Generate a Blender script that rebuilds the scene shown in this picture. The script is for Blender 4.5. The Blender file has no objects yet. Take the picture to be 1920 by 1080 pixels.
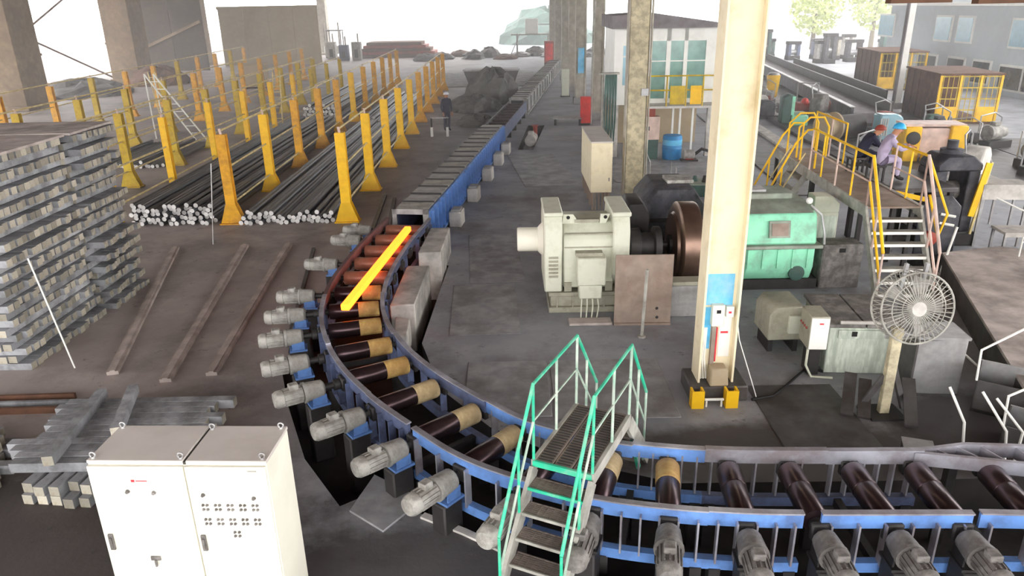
import bpy, bmesh, math, random
from mathutils import Vector, Matrix
from mathutils.geometry import tessellate_polygon
random.seed(7)
scene = bpy.context.scene
COL = scene.collection
R = math.radians

# ------------------------------------------------------------------ camera, sky, exposure
F, PITCH, ROLL, CAMH = 1393.0, R(20.9), R(1.1), 5.6
cd = bpy.data.cameras.new('camera'); cd.sensor_width = 36; cd.lens = 36*F/1920
cd.clip_end = 600
cam = bpy.data.objects.new('camera', cd); COL.objects.link(cam); scene.camera = cam
_f = Vector((0, math.cos(PITCH), -math.sin(PITCH)))
_r0 = Vector((1, 0, 0)); _u0 = Vector((0, math.sin(PITCH), math.cos(PITCH)))
_r = math.cos(ROLL)*_r0 - math.sin(ROLL)*_u0
_u = math.sin(ROLL)*_r0 + math.cos(ROLL)*_u0
_m = Matrix((_r, _u, -_f)).transposed().to_4x4(); _m.translation = (0, 0, CAMH)
cam.matrix_world = _m

world = bpy.data.worlds.new('sky'); scene.world = world; world.use_nodes = True
bg = world.node_tree.nodes['Background']
bg.inputs[0].default_value = (1.0, 0.98, 0.965, 1)
bg.inputs[1].default_value = 6.3
scene.view_settings.view_transform = 'Standard'
scene.view_settings.look = 'None'
scene.view_settings.gamma = 1
scene.view_settings.exposure = 0.0
scene.view_settings.use_curve_mapping = False
scene.cycles.max_bounces = 7; scene.cycles.diffuse_bounces = 4; scene.cycles.glossy_bounces = 3; scene.cycles.volume_bounces = 0

# ------------------------------------------------------------------ materials
def lin(r, g, b):
    def f(c):
        c /= 255
        return c/12.92 if c <= .04045 else ((c+.055)/1.055)**2.4
    return (f(r), f(g), f(b), 1)

MATS = {}
def mat(name, rgb, rough=.6, metal=0., var=.25, scale=3., dirt=None, dirt_amt=.35, dscale=1.3,
        bump=0., stretch=(1, 1, 1), emit=None, spec=.4, rnd=0.):
    if name in MATS: return MATS[name]
    m = bpy.data.materials.new(name); m.use_nodes = True
    nt = m.node_tree; N = nt.nodes; L = nt.links
    p = N['Principled BSDF']
    p.inputs['Roughness'].default_value = rough
    p.inputs['Metallic'].default_value = metal
    p.inputs['Specular IOR Level'].default_value = spec
    tc = N.new('ShaderNodeTexCoord'); mp = N.new('ShaderNodeMapping')
    mp.inputs['Scale'].default_value = stretch
    L.new(tc.outputs['Object'], mp.inputs['Vector'])
    n1 = N.new('ShaderNodeTexNoise'); n1.inputs['Scale'].default_value = scale
    n1.inputs['Detail'].default_value = 5
    L.new(mp.outputs[0], n1.inputs['Vector'])
    cr = N.new('ShaderNodeValToRGB')
    c = lin(*rgb)
    lo = tuple(x*(1-var) for x in c[:3])+(1,); hi = tuple(min(1, x*(1+var)) for x in c[:3])+(1,)
    cr.color_ramp.elements[0].position = .3; cr.color_ramp.elements[0].color = lo
    cr.color_ramp.elements[1].position = .7; cr.color_ramp.elements[1].color = hi
    L.new(n1.outputs[0], cr.inputs[0])
    out = cr.outputs[0]
    if dirt:
        n2 = N.new('ShaderNodeTexNoise'); n2.inputs['Scale'].default_value = dscale
        n2.inputs['Detail'].default_value = 8; n2.inputs['Roughness'].default_value = .65
        L.new(mp.outputs[0], n2.inputs['Vector'])
        r2 = N.new('ShaderNodeValToRGB')
        r2.color_ramp.elements[0].position = .62-dirt_amt*.5; r2.color_ramp.elements[0].color = (0, 0, 0, 1)
        r2.color_ramp.elements[1].position = .80-dirt_amt*.5; r2.color_ramp.elements[1].color = (1, 1, 1, 1)
        L.new(n2.outputs[0], r2.inputs[0])
        mx = N.new('ShaderNodeMix'); mx.data_type = 'RGBA'
        ml = N.new('ShaderNodeMath'); ml.operation = 'MULTIPLY'; ml.inputs[1].default_value = .6
        L.new(r2.outputs[0], ml.inputs[0]); L.new(ml.outputs[0], mx.inputs[0]); L.new(out, mx.inputs[6])
        mx.inputs[7].default_value = lin(*dirt)
        out = mx.outputs[2]
    if rnd:
        oi = N.new('ShaderNodeObjectInfo'); mr = N.new('ShaderNodeMapRange')
        mr.inputs[3].default_value = 1-rnd; mr.inputs[4].default_value = 1.0
        L.new(oi.outputs['Random'], mr.inputs[0])
        vm = N.new('ShaderNodeVectorMath'); vm.operation = 'SCALE'
        L.new(out, vm.inputs[0]); L.new(mr.outputs[0], vm.inputs['Scale']); out = vm.outputs[0]
    L.new(out, p.inputs['Base Color'])
    if bump:
        b = N.new('ShaderNodeBump'); b.inputs['Strength'].default_value = bump
        b.inputs['Distance'].default_value = .02
        L.new(n1.outputs[0], b.inputs['Height']); L.new(b.outputs[0], p.inputs['Normal'])
    if emit:
        p.inputs['Emission Color'].default_value = emit[0]
        p.inputs['Emission Strength'].default_value = emit[1]
    MATS[name] = m
    return m

def floor_mat():
    m = bpy.data.materials.new('floor_concrete'); m.use_nodes = True
    nt = m.node_tree; N = nt.nodes; L = nt.links; p = N['Principled BSDF']
    p.inputs['Roughness'].default_value = .62; p.inputs['Specular IOR Level'].default_value = .35
    tc = N.new('ShaderNodeTexCoord')
    def noise(s, d=6, r=.6):
        n = N.new('ShaderNodeTexNoise'); n.inputs['Scale'].default_value = s
        n.inputs['Detail'].default_value = d; n.inputs['Roughness'].default_value = r
        L.new(tc.outputs['Object'], n.inputs['Vector']); return n
    def ramp(src, a, b, ca, cb):
        r = N.new('ShaderNodeValToRGB'); e = r.color_ramp.elements
        e[0].position = a; e[0].color = ca; e[1].position = b; e[1].color = cb
        L.new(src, r.inputs[0]); return r.outputs[0]
    def mix(fac, a, b):
        x = N.new('ShaderNodeMix'); x.data_type = 'RGBA'
        L.new(fac, x.inputs[0]) if not isinstance(fac, float) else setattr(x.inputs[0], 'default_value', fac)
        L.new(a, x.inputs[6]) if not isinstance(a, tuple) else setattr(x.inputs[6], 'default_value', a)
        L.new(b, x.inputs[7]) if not isinstance(b, tuple) else setattr(x.inputs[7], 'default_value', b)
        return x.outputs[2]
    grey = ramp(noise(.8).outputs[0], .3, .72, lin(134, 137, 144), lin(170, 171, 176))
    brown = ramp(noise(.6).outputs[0], .3, .72, lin(143, 133, 130), lin(174, 164, 160))
    sx = N.new('ShaderNodeSeparateXYZ'); L.new(tc.outputs['Object'], sx.inputs[0])
    # rusty scale dust covers the billet side of the hall
    mr = N.new('ShaderNodeMapRange'); mr.inputs[1].default_value = -4.2; mr.inputs[2].default_value = -2.2
    L.new(sx.outputs[0], mr.inputs[0])
    base = mix(mr.outputs[0], brown, grey)
    blot = ramp(noise(.35, 8, .7).outputs[0], .48, .68, (0, 0, 0, 1), (1, 1, 1, 1))
    base = mix(blot, base, lin(116, 111, 110))
    oil = ramp(noise(2.3, 8, .72).outputs[0], .60, .70, (0, 0, 0, 1), (1, 1, 1, 1))
    base = mix(oil, base, lin(88, 86, 86))
    # darker colour patches in the floor around the near pit, the low pile and behind the table
    def dark_patch(cx, cy, rx, ry):
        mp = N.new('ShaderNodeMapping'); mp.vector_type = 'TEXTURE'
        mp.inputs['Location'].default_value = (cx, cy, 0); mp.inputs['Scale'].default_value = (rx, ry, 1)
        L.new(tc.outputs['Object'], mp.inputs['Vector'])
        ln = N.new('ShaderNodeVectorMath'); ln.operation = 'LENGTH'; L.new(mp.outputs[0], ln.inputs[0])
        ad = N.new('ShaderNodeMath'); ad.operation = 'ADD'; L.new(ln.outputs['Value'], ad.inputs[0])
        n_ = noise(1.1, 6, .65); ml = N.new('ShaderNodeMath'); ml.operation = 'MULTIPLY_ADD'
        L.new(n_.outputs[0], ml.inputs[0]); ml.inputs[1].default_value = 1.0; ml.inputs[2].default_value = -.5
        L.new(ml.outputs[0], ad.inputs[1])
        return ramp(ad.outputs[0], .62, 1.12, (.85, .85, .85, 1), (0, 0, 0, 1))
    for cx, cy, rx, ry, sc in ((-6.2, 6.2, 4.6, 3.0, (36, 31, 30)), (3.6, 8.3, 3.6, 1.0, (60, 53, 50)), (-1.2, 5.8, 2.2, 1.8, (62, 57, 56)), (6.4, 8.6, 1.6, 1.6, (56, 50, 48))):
        base = mix(dark_patch(cx, cy, rx, ry), base, lin(*sc))
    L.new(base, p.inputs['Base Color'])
    b = N.new('ShaderNodeBump'); b.inputs['Strength'].default_value = .25; b.inputs['Distance'].default_value = .02
    L.new(noise(9).outputs[0], b.inputs['Height']); L.new(b.outputs[0], p.inputs['Normal'])
    return m

M = dict(
 floor=floor_mat(),
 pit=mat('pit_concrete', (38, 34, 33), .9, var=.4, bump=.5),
 plate=mat('steel_floor_plate', (158, 158, 161), .55, .1, dirt=(110, 106, 104)),
 darkplate=mat('dark_steel_plate', (92, 90, 90), .5, .3, dirt=(60, 50, 44)),
 conc=mat('pale_concrete', (196, 192, 186), .85, dirt=(120, 116, 110), bump=.3, dirt_amt=.3),
 concd=mat('grey_concrete', (166, 165, 163), .85, dirt=(92, 88, 84), bump=.3),
 blue=mat('blue_paint', (96, 136, 198), .5, dirt=(70, 82, 114), dirt_amt=.3, dscale=2.5),
 bluedirty=mat('worn_blue_paint', (98, 112, 150), .55, dirt=(52, 46, 48), dirt_amt=.5, dscale=3),
 edge=mat('rubbed_steel_edge', (176, 176, 186), .4, .5, dirt=(110, 90, 84)),
 pinkrail=mat('heat_scaled_steel', (118, 88, 88), .6, .2, dirt=(70, 52, 52)),
 roller=mat('roller_steel', (74, 58, 62), .28, .75, dirt=(58, 42, 40), stretch=(1, 1, 1), scale=6, spec=.6),
 hotroller=mat('heat_tinted_roller', (158, 112, 92), .45, .25, var=.2, scale=6, dirt=(110, 74, 62)),
 sleeve=mat('tan_roller_band', (205, 172, 108), .6, dirt=(150, 104, 52), dirt_amt=.4, dscale=4),
 sleevepale=mat('pale_roller_band', (206, 186, 146), .6, dirt=(150, 124, 84), dirt_amt=.4, dscale=4),
 motor=mat('grey_motor_paint', (168, 166, 160), .55, dirt=(96, 90, 84), dirt_amt=.4, dscale=5),
 motord=mat('dark_motor_paint', (132, 128, 124), .6, dirt=(58, 52, 50), dirt_amt=.45, dscale=5),
 dark=mat('oily_dark_steel', (60, 58, 58), .55, .3, dirt=(36, 32, 30)),
 black=mat('black_rubber', (30, 29, 29), .7),
 cream=mat('cream_cabinet_paint', (232, 229, 214), .45, var=.04, dirt=(214, 212, 196), dirt_amt=.2),
 creamtop=mat('grey_cabinet_top', (206, 200, 194), .6, var=.05, dirt=(188, 180, 172), dirt_amt=.3),  # greyer and slightly darker than the cabinet doors
 seam=mat('dark_seam', (70, 68, 64), .8),
 steel=mat('galvanised_steel', (172, 172, 172), .45, .5, dirt=(128, 120, 116)),
 green=mat('teal_green_rail_paint', (52, 190, 150), .45, dirt=(150, 176, 160), dirt_amt=.3, dscale=6),
 palegreen=mat('pale_worn_rail', (186, 196, 184), .5, dirt=(120, 170, 146), dirt_amt=.4, dscale=7),
 tread=mat('grey_brown_tread', (140, 128, 120), .6, .2, dirt=(98, 86, 78)),
 stringer=mat('grey_stringer', (168, 166, 158), .6, dirt=(120, 116, 108), dscale=4),
 yellow=mat('yellow_post_paint', (240, 190, 26), .5, var=.12, dirt=(206, 146, 22), dirt_amt=.25, dscale=2),
 yellowold=mat('aged_yellow_paint', (205, 176, 40), .55, var=.15, dirt=(150, 116, 40), dirt_amt=.4, dscale=2),
 orange=mat('orange_yellow_paint', (232, 172, 40), .55, var=.15, dirt=(150, 100, 52), dirt_amt=.35, dscale=2),
 pipe=mat('pale_yellow_pipe', (214, 196, 140), .5, dirt=(170, 136, 84), dirt_amt=.3, dscale=5),
 pink=mat('primer_pink_pipe', (206, 180, 168), .5),
 bar=mat('rolled_bar_steel', (104, 106, 112), .42, .6, var=.35, scale=5, dirt=(60, 54, 52), stretch=(4, .3, 4), spec=.5),
 barend=mat('cut_bar_end', (240, 238, 236), .5, .1, var=.1, rnd=.45),
 billet=mat('cast_billet_steel', (176, 178, 182), .6, .2, rnd=.4, dirt=(84, 80, 80), dirt_amt=.4, dscale=2.5, bump=.3),
 billetend=mat('sawn_billet_end', (196, 190, 174), .6, var=.3, scale=9, rnd=.6, dirt=(140, 128, 104), dirt_amt=.3, dscale=7),
 hot=mat('glowing_hot_steel', (255, 130, 30), .8, emit=((1, .145, .011, 1), 5.2)),
 colcream=mat('cream_column_paint', (232, 220, 188), .55, var=.06, dirt=(196, 176, 132), dirt_amt=.2, dscale=2),
 colgrey=mat('grey_column_paint', (176, 170, 156), .65, dirt=(132, 124, 110), dscale=1),
 colpeel=mat('peeling_column_paint', (196, 186, 156), .8, var=.2, dirt=(120, 112, 96), dirt_amt=.42, dscale=6, bump=.5),
 colbrown=mat('brown_concrete_column', (136, 116, 92), .85, dirt=(92, 74, 58), dirt_amt=.4, dscale=.5),
 sheet=mat('beige_wall_sheet', (172, 156, 130), .8, var=.08, dirt=(150, 132, 104), dirt_amt=.35, dscale=.4),
 rust=mat('rusty_brown_steel', (104, 72, 54), .85, var=.35, dirt=(70, 50, 42), dirt_amt=.4),
 scrap=mat('scrap_grey', (98, 96, 94), .8, var=.45, scale=2, bump=1),
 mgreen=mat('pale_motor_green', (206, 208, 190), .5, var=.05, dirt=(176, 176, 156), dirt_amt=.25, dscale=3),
 mgreend=mat('darker_motor_green', (168, 166, 148), .55, dirt=(110, 104, 92), dscale=3),  # darker, dirtier companion to the pale motor green
 mint=mat('mint_green_paint', (150, 226, 190), .5, var=.08, dirt=(120, 150, 130), dirt_amt=.3, dscale=2),
 mintdust=mat('dusty_mint_top', (150, 160, 146), .65, dirt=(116, 112, 104), dirt_amt=.4),
 wheel=mat('flywheel_steel', (120, 98, 86), .32, .8, var=.2, scale=3, stretch=(1, 1, 1)),
 guard=mat('tan_guard_sheet', (150, 134, 122), .65, .1, dirt=(120, 98, 82), dirt_amt=.35),
 boxwhite=mat('stained_white_green', (206, 214, 200), .6, dirt=(140, 150, 136), dirt_amt=.4, dscale=2.4, stretch=(3, 3, .7)),
 red=mat('red_paint', (214, 52, 44), .5),
 redrust=mat('faded_red_paint', (160, 70, 56), .6, dirt=(90, 50, 44)),
 bluelt=mat('light_blue_paint', (96, 184, 226), .5, dirt=(190, 210, 214), dirt_amt=.3),
 bluebox=mat('blue_barrel', (40, 130, 190), .45),
 white=mat('white_paint', (236, 236, 230), .5, var=.04, dirt=(206, 204, 196), dirt_amt=.2),
 glass=mat('green_tint_glass', (120, 160, 150), .12, 0, var=.2, spec=.8),
 glassblue=mat('pale_blue_glass', (150, 190, 204), .15, 0, var=.1, spec=.8),
 glassdark=mat('dark_glass', (44, 52, 58), .2, spec=.7),
 roofgrey=mat('grey_roof_sheet', (128, 122, 124), .8),
 facade=mat('pale_facade_panel', (196, 204, 208), .8, var=.04, dirt=(180, 186, 190), dirt_amt=.3, dscale=.3),
 leaf=mat('tree_foliage', (196, 206, 130), .8, var=.3, scale=2),
 bark=mat('tree_bark', (104, 90, 70), .9),
 lilac=mat('lilac_coverall', (176, 164, 190), .85, var=.15, scale=9),
 navy=mat('navy_workwear', (48, 48, 66), .85),
 skin=mat('skin', (176, 124, 96), .6),
 helmetblue=mat('blue_helmet', (60, 170, 224), .3),
 helmetwhite=mat('white_helmet', (214, 214, 220), .3),
 boot=mat('dark_boot', (34, 30, 30), .7),
 brownbeam=mat('brown_beam_paint', (96, 66, 46), .7),
 redmark=mat('red_print', (220, 60, 70), .6),
 tealdark=mat('dark_teal_machine', (70, 100, 92), .6, dirt=(56, 56, 54)),
 slab=mat('brown_grey_slab', (184, 174, 168), .8, dirt=(120, 110, 104), dirt_amt=.3),
 skid=mat('dusty_skid_steel', (178, 166, 160), .7, 0, dirt=(140, 128, 122)),
 darkwall=mat('dark_brown_wall', (76, 64, 52), .9, var=.3, dirt=(54, 46, 40), dscale=.5),
 water=mat('dark_machine_mass', (66, 66, 72), .6, .2, var=.5, dirt=(110, 108, 110), dirt_amt=.3, dscale=2),
)

# ------------------------------------------------------------------ mesh helpers
class MB:
    def __init__(s): s.v = []; s.f = []; s.mi = []
    def add(s, vs, fs, m=0):
        o = len(s.v); s.v += [tuple(v) for v in vs]
        for f in fs: s.f.append([i+o for i in f]); s.mi.append(m)
        return s
    def box(s, c, d, rz=0., m=0, rot=None):
        x, y, z = [k/2 for k in d]
        q = rot if rot is not None else Matrix.Rotation(rz, 3, 'Z')
        c = Vector(c)
        vs = [c + q @ Vector(p) for p in ((-x,-y,-z),(x,-y,-z),(x,y,-z),(-x,y,-z),(-x,-y,z),(x,-y,z),(x,y,z),(-x,y,z))]
        return s.add(vs, [(0,3,2,1),(4,5,6,7),(0,1,5,4),(1,2,6,5),(2,3,7,6),(3,0,4,7)], m)
    def bx(s, x0, x1, y0, y1, z0, z1, m=0):
        return s.box(((x0+x1)/2, (y0+y1)/2, (z0+z1)/2), (x1-x0, y1-y0, z1-z0), 0, m)
    def bar(s, a, b, w, h, m=0, up=(0, 0, 1)):
        a, b = Vector(a), Vector(b); t = (b-a); L = t.length; t.normalize()
        u = Vector(up)
        if abs(t.dot(u)) > .98: u = Vector((0, 1, 0))
        x = t.cross(u).normalized(); z = x.cross(t).normalized()
        return s.box((a+b)/2, (w, L, h), m=m, rot=Matrix((x, t, z)).transposed())
    def rings(s, rs, caps=True, m=0, mcap=None):
        n = len(rs[0]); vs = [p for r in rs for p in r]; fs = []
        for k in range(len(rs)-1):
            for i in range(n):
                j = (i+1) % n
                fs.append((k*n+i, k*n+j, (k+1)*n+j, (k+1)*n+i))
        s.add(vs, fs, m)
        if caps:
            mc = m if mcap is None else mcap
            s.add(rs[0], [tuple(range(n))[::-1]], mc); s.add(rs[-1], [tuple(range(n))], mc)
        return s
    def lathe(s, a, ax, prof, n=12, m=0, caps=True, mcap=None):
        a = Vector(a); t = Vector(ax).normalized()
        u = Vector((0, 0, 1)) if abs(t.z) < .9 else Vector((1, 0, 0))
        x = t.cross(u).normalized(); y = t.cross(x).normalized()
        rs = [[a + t*h + (x*math.cos(2*math.pi*i/n) + y*math.sin(2*math.pi*i/n))*r for i in range(n)] for h, r in prof]
        return s.rings(rs, caps, m, mcap)
    def tube(s, a, b, r, r2=None, n=8, m=0, mcap=None):
        a, b = Vector(a), Vector(b)
        return s.lathe(a, b-a, [(0, r), ((b-a).length, r if r2 is None else r2)], n, m, True, mcap)
    def path(s, pts, r, n=6, m=0):
        pts = [Vector(p) for p in pts]; rs = []
        px = None
        for i, p in enumerate(pts):
            t = Vector((0, 0, 0))
            if i: t += (p-pts[i-1]).normalized()
            if i < len(pts)-1: t += (pts[i+1]-p).normalized()
            t.normalize()
            if px is None:
                u = Vector((0, 0, 1)) if abs(t.z) < .9 else Vector((1, 0, 0))
                x = t.cross(u).normalized()
            else:
                x = (px - t*px.dot(t)).normalized()
            px = x; y = t.cross(x)
            rs.append([p + (x*math.cos(2*math.pi*k/n)+y*math.sin(2*math.pi*k/n))*r for k in range(n)])
        return s.rings(rs, True, m)
    def ribbon(s, pts, w, z0, z1, m=0):
        # rectangular beam following a plan path: width w, from z0 to z1
        pts = [Vector((p[0], p[1], 0)) for p in pts]; rs = []
        for i, p in enumerate(pts):
            t = Vector((0, 0, 0))
            if i: t += (p-pts[i-1]).normalized()
            if i < len(pts)-1: t += (pts[i+1]-p).normalized()
            t.normalize(); nn = Vector((-t.y, t.x, 0))*w/2
            rs.append([p+nn+Vector((0,0,z0)), p-nn+Vector((0,0,z0)), p-nn+Vector((0,0,z1)), p+nn+Vector((0,0,z1))])
        return s.rings(rs, True, m)
    def prism(s, poly, vec, m=0):
        n = len(poly); a = [Vector(p) for p in poly]; b = [p+Vector(vec) for p in a]
        fs = [tuple(range(n))[::-1], tuple(range(n, 2*n))]
        for i in range(n):
            j = (i+1) % n; fs.append((i, j, n+j, n+i))
        return s.add(a+b, fs, m)
    def sphere(s, c, r, n=12, k=7, m=0, sc=(1, 1, 1), lo=-90, hi=90):
        c = Vector(c); rs = []
        for i in range(k):
            a = R(lo + (hi-lo)*i/(k-1)); a = max(-1.56, min(1.56, a))
            rs.append([c + Vector((math.cos(a)*math.cos(2*math.pi*j/n)*r*sc[0], math.cos(a)*math.sin(2*math.pi*j/n)*r*sc[1], math.sin(a)*r*sc[2])) for j in range(n)])
        return s.rings(rs, True, m)
    def mesh(s, name, mats, bev=0, smooth=True):
        me = bpy.data.meshes.new(name)
        bm = bmesh.new()
        vs = [bm.verts.new(v) for v in s.v]
        for f, k in zip(s.f, s.mi):
            try: fc = bm.faces.new([vs[i] for i in f]); fc.material_index = k
            except ValueError: pass
        bmesh.ops.remove_doubles(bm, verts=bm.verts, dist=1e-5)
        bmesh.ops.recalc_face_normals(bm, faces=bm.faces)
        if bev:
            es = [e for e in bm.edges if len(e.link_faces) == 2 and e.calc_face_angle(0) > .6]
            bmesh.ops.bevel(bm, geom=es, offset=bev, segments=1, affect='EDGES', clamp_overlap=True)
        if smooth:
            for f in bm.faces: f.smooth = True
        bm.to_mesh(me); bm.free()
        if smooth: me.set_sharp_from_angle(angle=R(38))
        for x in (mats if isinstance(mats, (list, tuple)) else [mats]): me.materials.append(x)
        return me
    def build(s, name, mats, parent=None, loc=None, rz=0, bev=0, smooth=True):
        o = bpy.data.objects.new(name, s.mesh(name, mats, bev, smooth)); COL.objects.link(o)
        if parent is not None: o.parent = parent
        if loc is not None: o.location = loc
        if rz: o.rotation_euler.z = rz
        return o

def tag(o, label, cat=None, group=None, kind=None):
    if label: o['label'] = label
    if cat: o['category'] = cat
    if group: o['group'] = group
    if kind: o['kind'] = kind
    return o
def thing(name, label, cat, loc=(0, 0, 0), rz=0, group=None):
    o = bpy.data.objects.new(name, None); COL.objects.link(o)
    o.empty_display_size = .2; o.location = loc; o.rotation_euler.z = rz
    return tag(o, label, cat, group)
def struct(o, label=None):
    o['kind'] = 'structure'
    if label: o['label'] = label
    return o
def inst(name, me, parent=None, loc=(0, 0, 0), rot=None):
    o = bpy.data.objects.new(name, me); COL.objects.link(o); o.parent = parent; o.location = loc
    if rot is not None: o.rotation_euler = rot
    return o
def copy_tree(o, parent=None):
    c = o.copy(); COL.objects.link(c); c.parent = parent
    for ch in list(o.children): copy_tree(ch, c)
    return c
ORD = ['first','second','third','fourth','fifth','sixth','seventh','eighth','ninth','tenth','eleventh','twelfth','thirteenth','fourteenth','fifteenth','sixteenth','seventeenth','eighteenth']
def V(*a): return Vector(a)

# ------------------------------------------------------------------ the hall: ground, pit, roof, walls
PIT_OUT = [(-3.45,17.3),(-3.95,12.6),(-3.80,10.93),(-3.42,9.88),(-2.80,8.44),(-2.12,7.42),(-1.72,7.72),(-1.12,7.25),(-.58,6.95),(.15,6.45),(.58,6.20),(1.1,6.05),(1.9,5.92),(3,5.88),(9,5.75)]
PIT_IN = [(9,7.75),(4.5,7.72),(2,7.75),(.7,8.3),(-.35,9.15),(-1.15,10.3),(-1.62,12),(-1.45,16.2),(-1.9,16.3),(-1.75,17.3)]
PIT2 = [(.35,30.6),(.98,30.55),(1.75,37.0),(.95,37.1)]
def flat(name, loops, z, m):
    tri = tessellate_polygon([[Vector((x, y, 0)) for x, y in l] for l in loops])
    pts = [p for l in loops for p in l]
    return MB().add([(x, y, z) for x, y in pts], [tuple(t) for t in tri]).build(name, m, smooth=False)
def wallstrip(poly, z0, z1, closed=True):
    b = MB(); n = len(poly)
    for i in range(n if closed else n-1):
        a, c = poly[i], poly[(i+1) % n]
        b.add([(a[0],a[1],z0),(c[0],c[1],z0),(c[0],c[1],z1),(a[0],a[1],z1)], [(0,1,2,3)])
    return b
pit = PIT_OUT+PIT_IN
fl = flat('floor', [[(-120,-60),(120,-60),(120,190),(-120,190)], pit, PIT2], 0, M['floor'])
struct(fl, 'dusty grey and brown concrete hall floor')
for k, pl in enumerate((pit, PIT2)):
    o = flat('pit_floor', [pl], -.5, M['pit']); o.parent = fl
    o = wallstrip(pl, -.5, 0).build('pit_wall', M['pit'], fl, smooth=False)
# pale concrete kerb along the near edge of the pit
MB().ribbon([(-1.1,7.20),(-.60,6.90),(.12,6.40),(.56,6.15),(1.09,6.0),(1.9,5.87),(3,5.83),(9,5.7)], .09, -.3, .03).build('pit_kerb', M['conc'], fl)
# low steel floor plates and slabs with visible edges (children of the floor)
def slab(x0, x1, y0, y1, h, m, rz=0, name='floor_plate'):
    return MB().box(((x0+x1)/2, (y0+y1)/2, h/2+.001), (x1-x0, y1-y0, h), rz).build(name, M[m], fl, bev=.008)
slab(-.75, .55, 9.4, 11.2, .012, 'plate'); slab(.6, 2.4, 9.3, 11.2, .012, 'plate')
slab(-1.2, .1, 12.3, 14.9, .012, 'plate', R(2)); slab(-1.0, .2, 15.0, 18.6, .010, 'plate', R(3))
slab(.75, 2.0, 14.9, 18.5, .010, 'plate', R(4)); slab(.2, 2.0, 24, 29.5, .012, 'plate', R(6))
slab(3.4, 7.6, 24.4, 28.2, .02, 'plate', R(4))
slab(3.6, 4.9, 8.3, 10.2, .012, 'darkplate'); slab(-3.3, -2.2, 5.2, 6.5, .012, 'darkplate', R(30))
slab(2.2, 3.6, 15.6, 19.5, .012, 'darkplate')
# unseen roof above the frame, sized to block overhead sky light - the hall is open behind the camera and on its right side
pc = [(-1.80,8.02),(-1.12,7.5),(-1.52,6.92),(-1.98,7.3)]
MB().prism([(x, y, .002) for x, y in pc], (0, 0, .03)).build('pit_cover', M['plate'], fl, bev=.006)
rf = MB().bx(-38, 26.5, -11.0, 96, 12.0, 12.2).build('unseen_ceiling', M['rust']); struct(rf, 'unseen hall roof high above the bay, sized to block sky light')

# skid rails let into the left floor
for x0, y0, x1, y1 in ((-8.45,17.9,-6.62,11.0),(-6.72,17.95,-5.62,10.7),(-5.62,18.0,-4.95,10.9)):
    b = MB(); b.bar((x0,y0,.03),(x1,y1,.03),.18,.06); b.bar((x0,y0,.07),(x1,y1,.07),.08,.02)
    b.build('skid_rail', M['skid'], fl)
MB().bar((-4.9,17.6,.03),(-4.0,12.0,.03),.08,.06).build('skid_rail', M['darkplate'], fl)
MB().bar((-3.95,23.0,.03),(-3.7,19.0,.03),.1,.06).build('skid_rail', M['darkplate'], fl)
MB().bar((-3.6,22.6,.03),(-3.2,18.2,.03),.1,.06).build('skid_rail', M['darkplate'], fl)

# ------------------------------------------------------------------ curved roller table
def CX(y): return -2.46+.13*(y-17.5)
ctrl = [(-2.2,19.5),(-2.37,18.2),(-2.53,17),(-2.70,15.8),(-2.81,14.6),(-2.86,13.6),(-2.86,12.9)] + [(-2.78,12.1),(-2.62,11.30),(-2.33,10.47),(-1.96,9.72),(-1.44,8.94),(-.83,8.22),(-.27,7.63),(.33,7.24),(.98,6.95),(1.66,6.78),(2.37,6.68),(3.07,6.64),(3.78,6.62),(4.47,6.60),(5.26,6.55),(6.1,6.5),(7.0,6.45),(8.0,6.4)]
def catmull(P, n=8):
    P = [Vector((x, y, 0)) for x, y in P]; out = []
    for i in range(1, len(P)-2):
        p0, p1, p2, p3 = P[i-1:i+3]
        for k in range(n):
            t = k/n
            out.append(.5*((2*p1)+(p2-p0)*t+(2*p0-5*p1+4*p2-p3)*t*t+(3*p1-p0-3*p2+p3)*t**3))
    out.append(P[-2]); return out
CL = catmull(ctrl)
def tan_at(i):
    a, b = CL[max(0, i-1)], CL[min(len(CL)-1, i+1)]; return (b-a).normalized()
def off(i, d):      # d>0: outer (motor) side
    t = tan_at(i); return CL[i] + Vector((t.y, -t.x, 0))*d
def idx(pred): return min(range(len(CL)), key=pred)
def near(x, y): return idx(lambda i: (CL[i].x-x)**2+(CL[i].y-y)**2)
table = thing('roller_table', 'curved blue roller table frame sweeping round to the right', 'conveyor', (0,0,0))
def beam(i0, i1, d, face='blue', zt=.80, edge='edge', jig=0., fins=True, low=True, finside=1):
    pts = [off(i, d) for i in range(i0, i1+1)]
    b = MB(); b.ribbon(pts, .035, zt-.17+jig, zt+jig)
    o = b.build('side_beam', M[face], table)
    e = MB(); e.ribbon(pts, .075, zt+jig, zt+.018+jig); e.build('top_flange', M[edge], o)
    if low:
        MB().ribbon(pts, .09, .10, .22).build('lower_beam', M['blue' if face == 'blue' else 'bluedirty'], o)
    if fins:
        step = max(2, (i1-i0)//5); 
        for k, i in enumerate(range(i0+1, i1, step)):
            p = off(i, d+.03*finside); t = tan_at(i)
            MB().box((p.x, p.y, (zt-.10+.2)/2), (.10, .02, zt-.30), math.atan2(t.y, t.x)+math.pi/2).build('stiffener_plate', M['bluedirty' if face == 'bluedirty' else 'edge'], o)
    for i in (i0+1, i1-1):
        p = off(i, d)
        MB().box((p.x, p.y, -.2), (.12, .12, .62), 0).build('foot', M['dark'], o)
iT = near(-2.47, 17.4); iA = near(-2.82, 12.4); iB = near(-2.33,10.47); iC = near(-1.5,9.0); iD = near(-.75,8.1); iE = near(.98,6.95)
iF = near(2.0,6.7); iG = near(2.75,6.66); iH = near(4.6,6.6); iI = near(5.3,6.55); iJ = len(CL)-3
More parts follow.
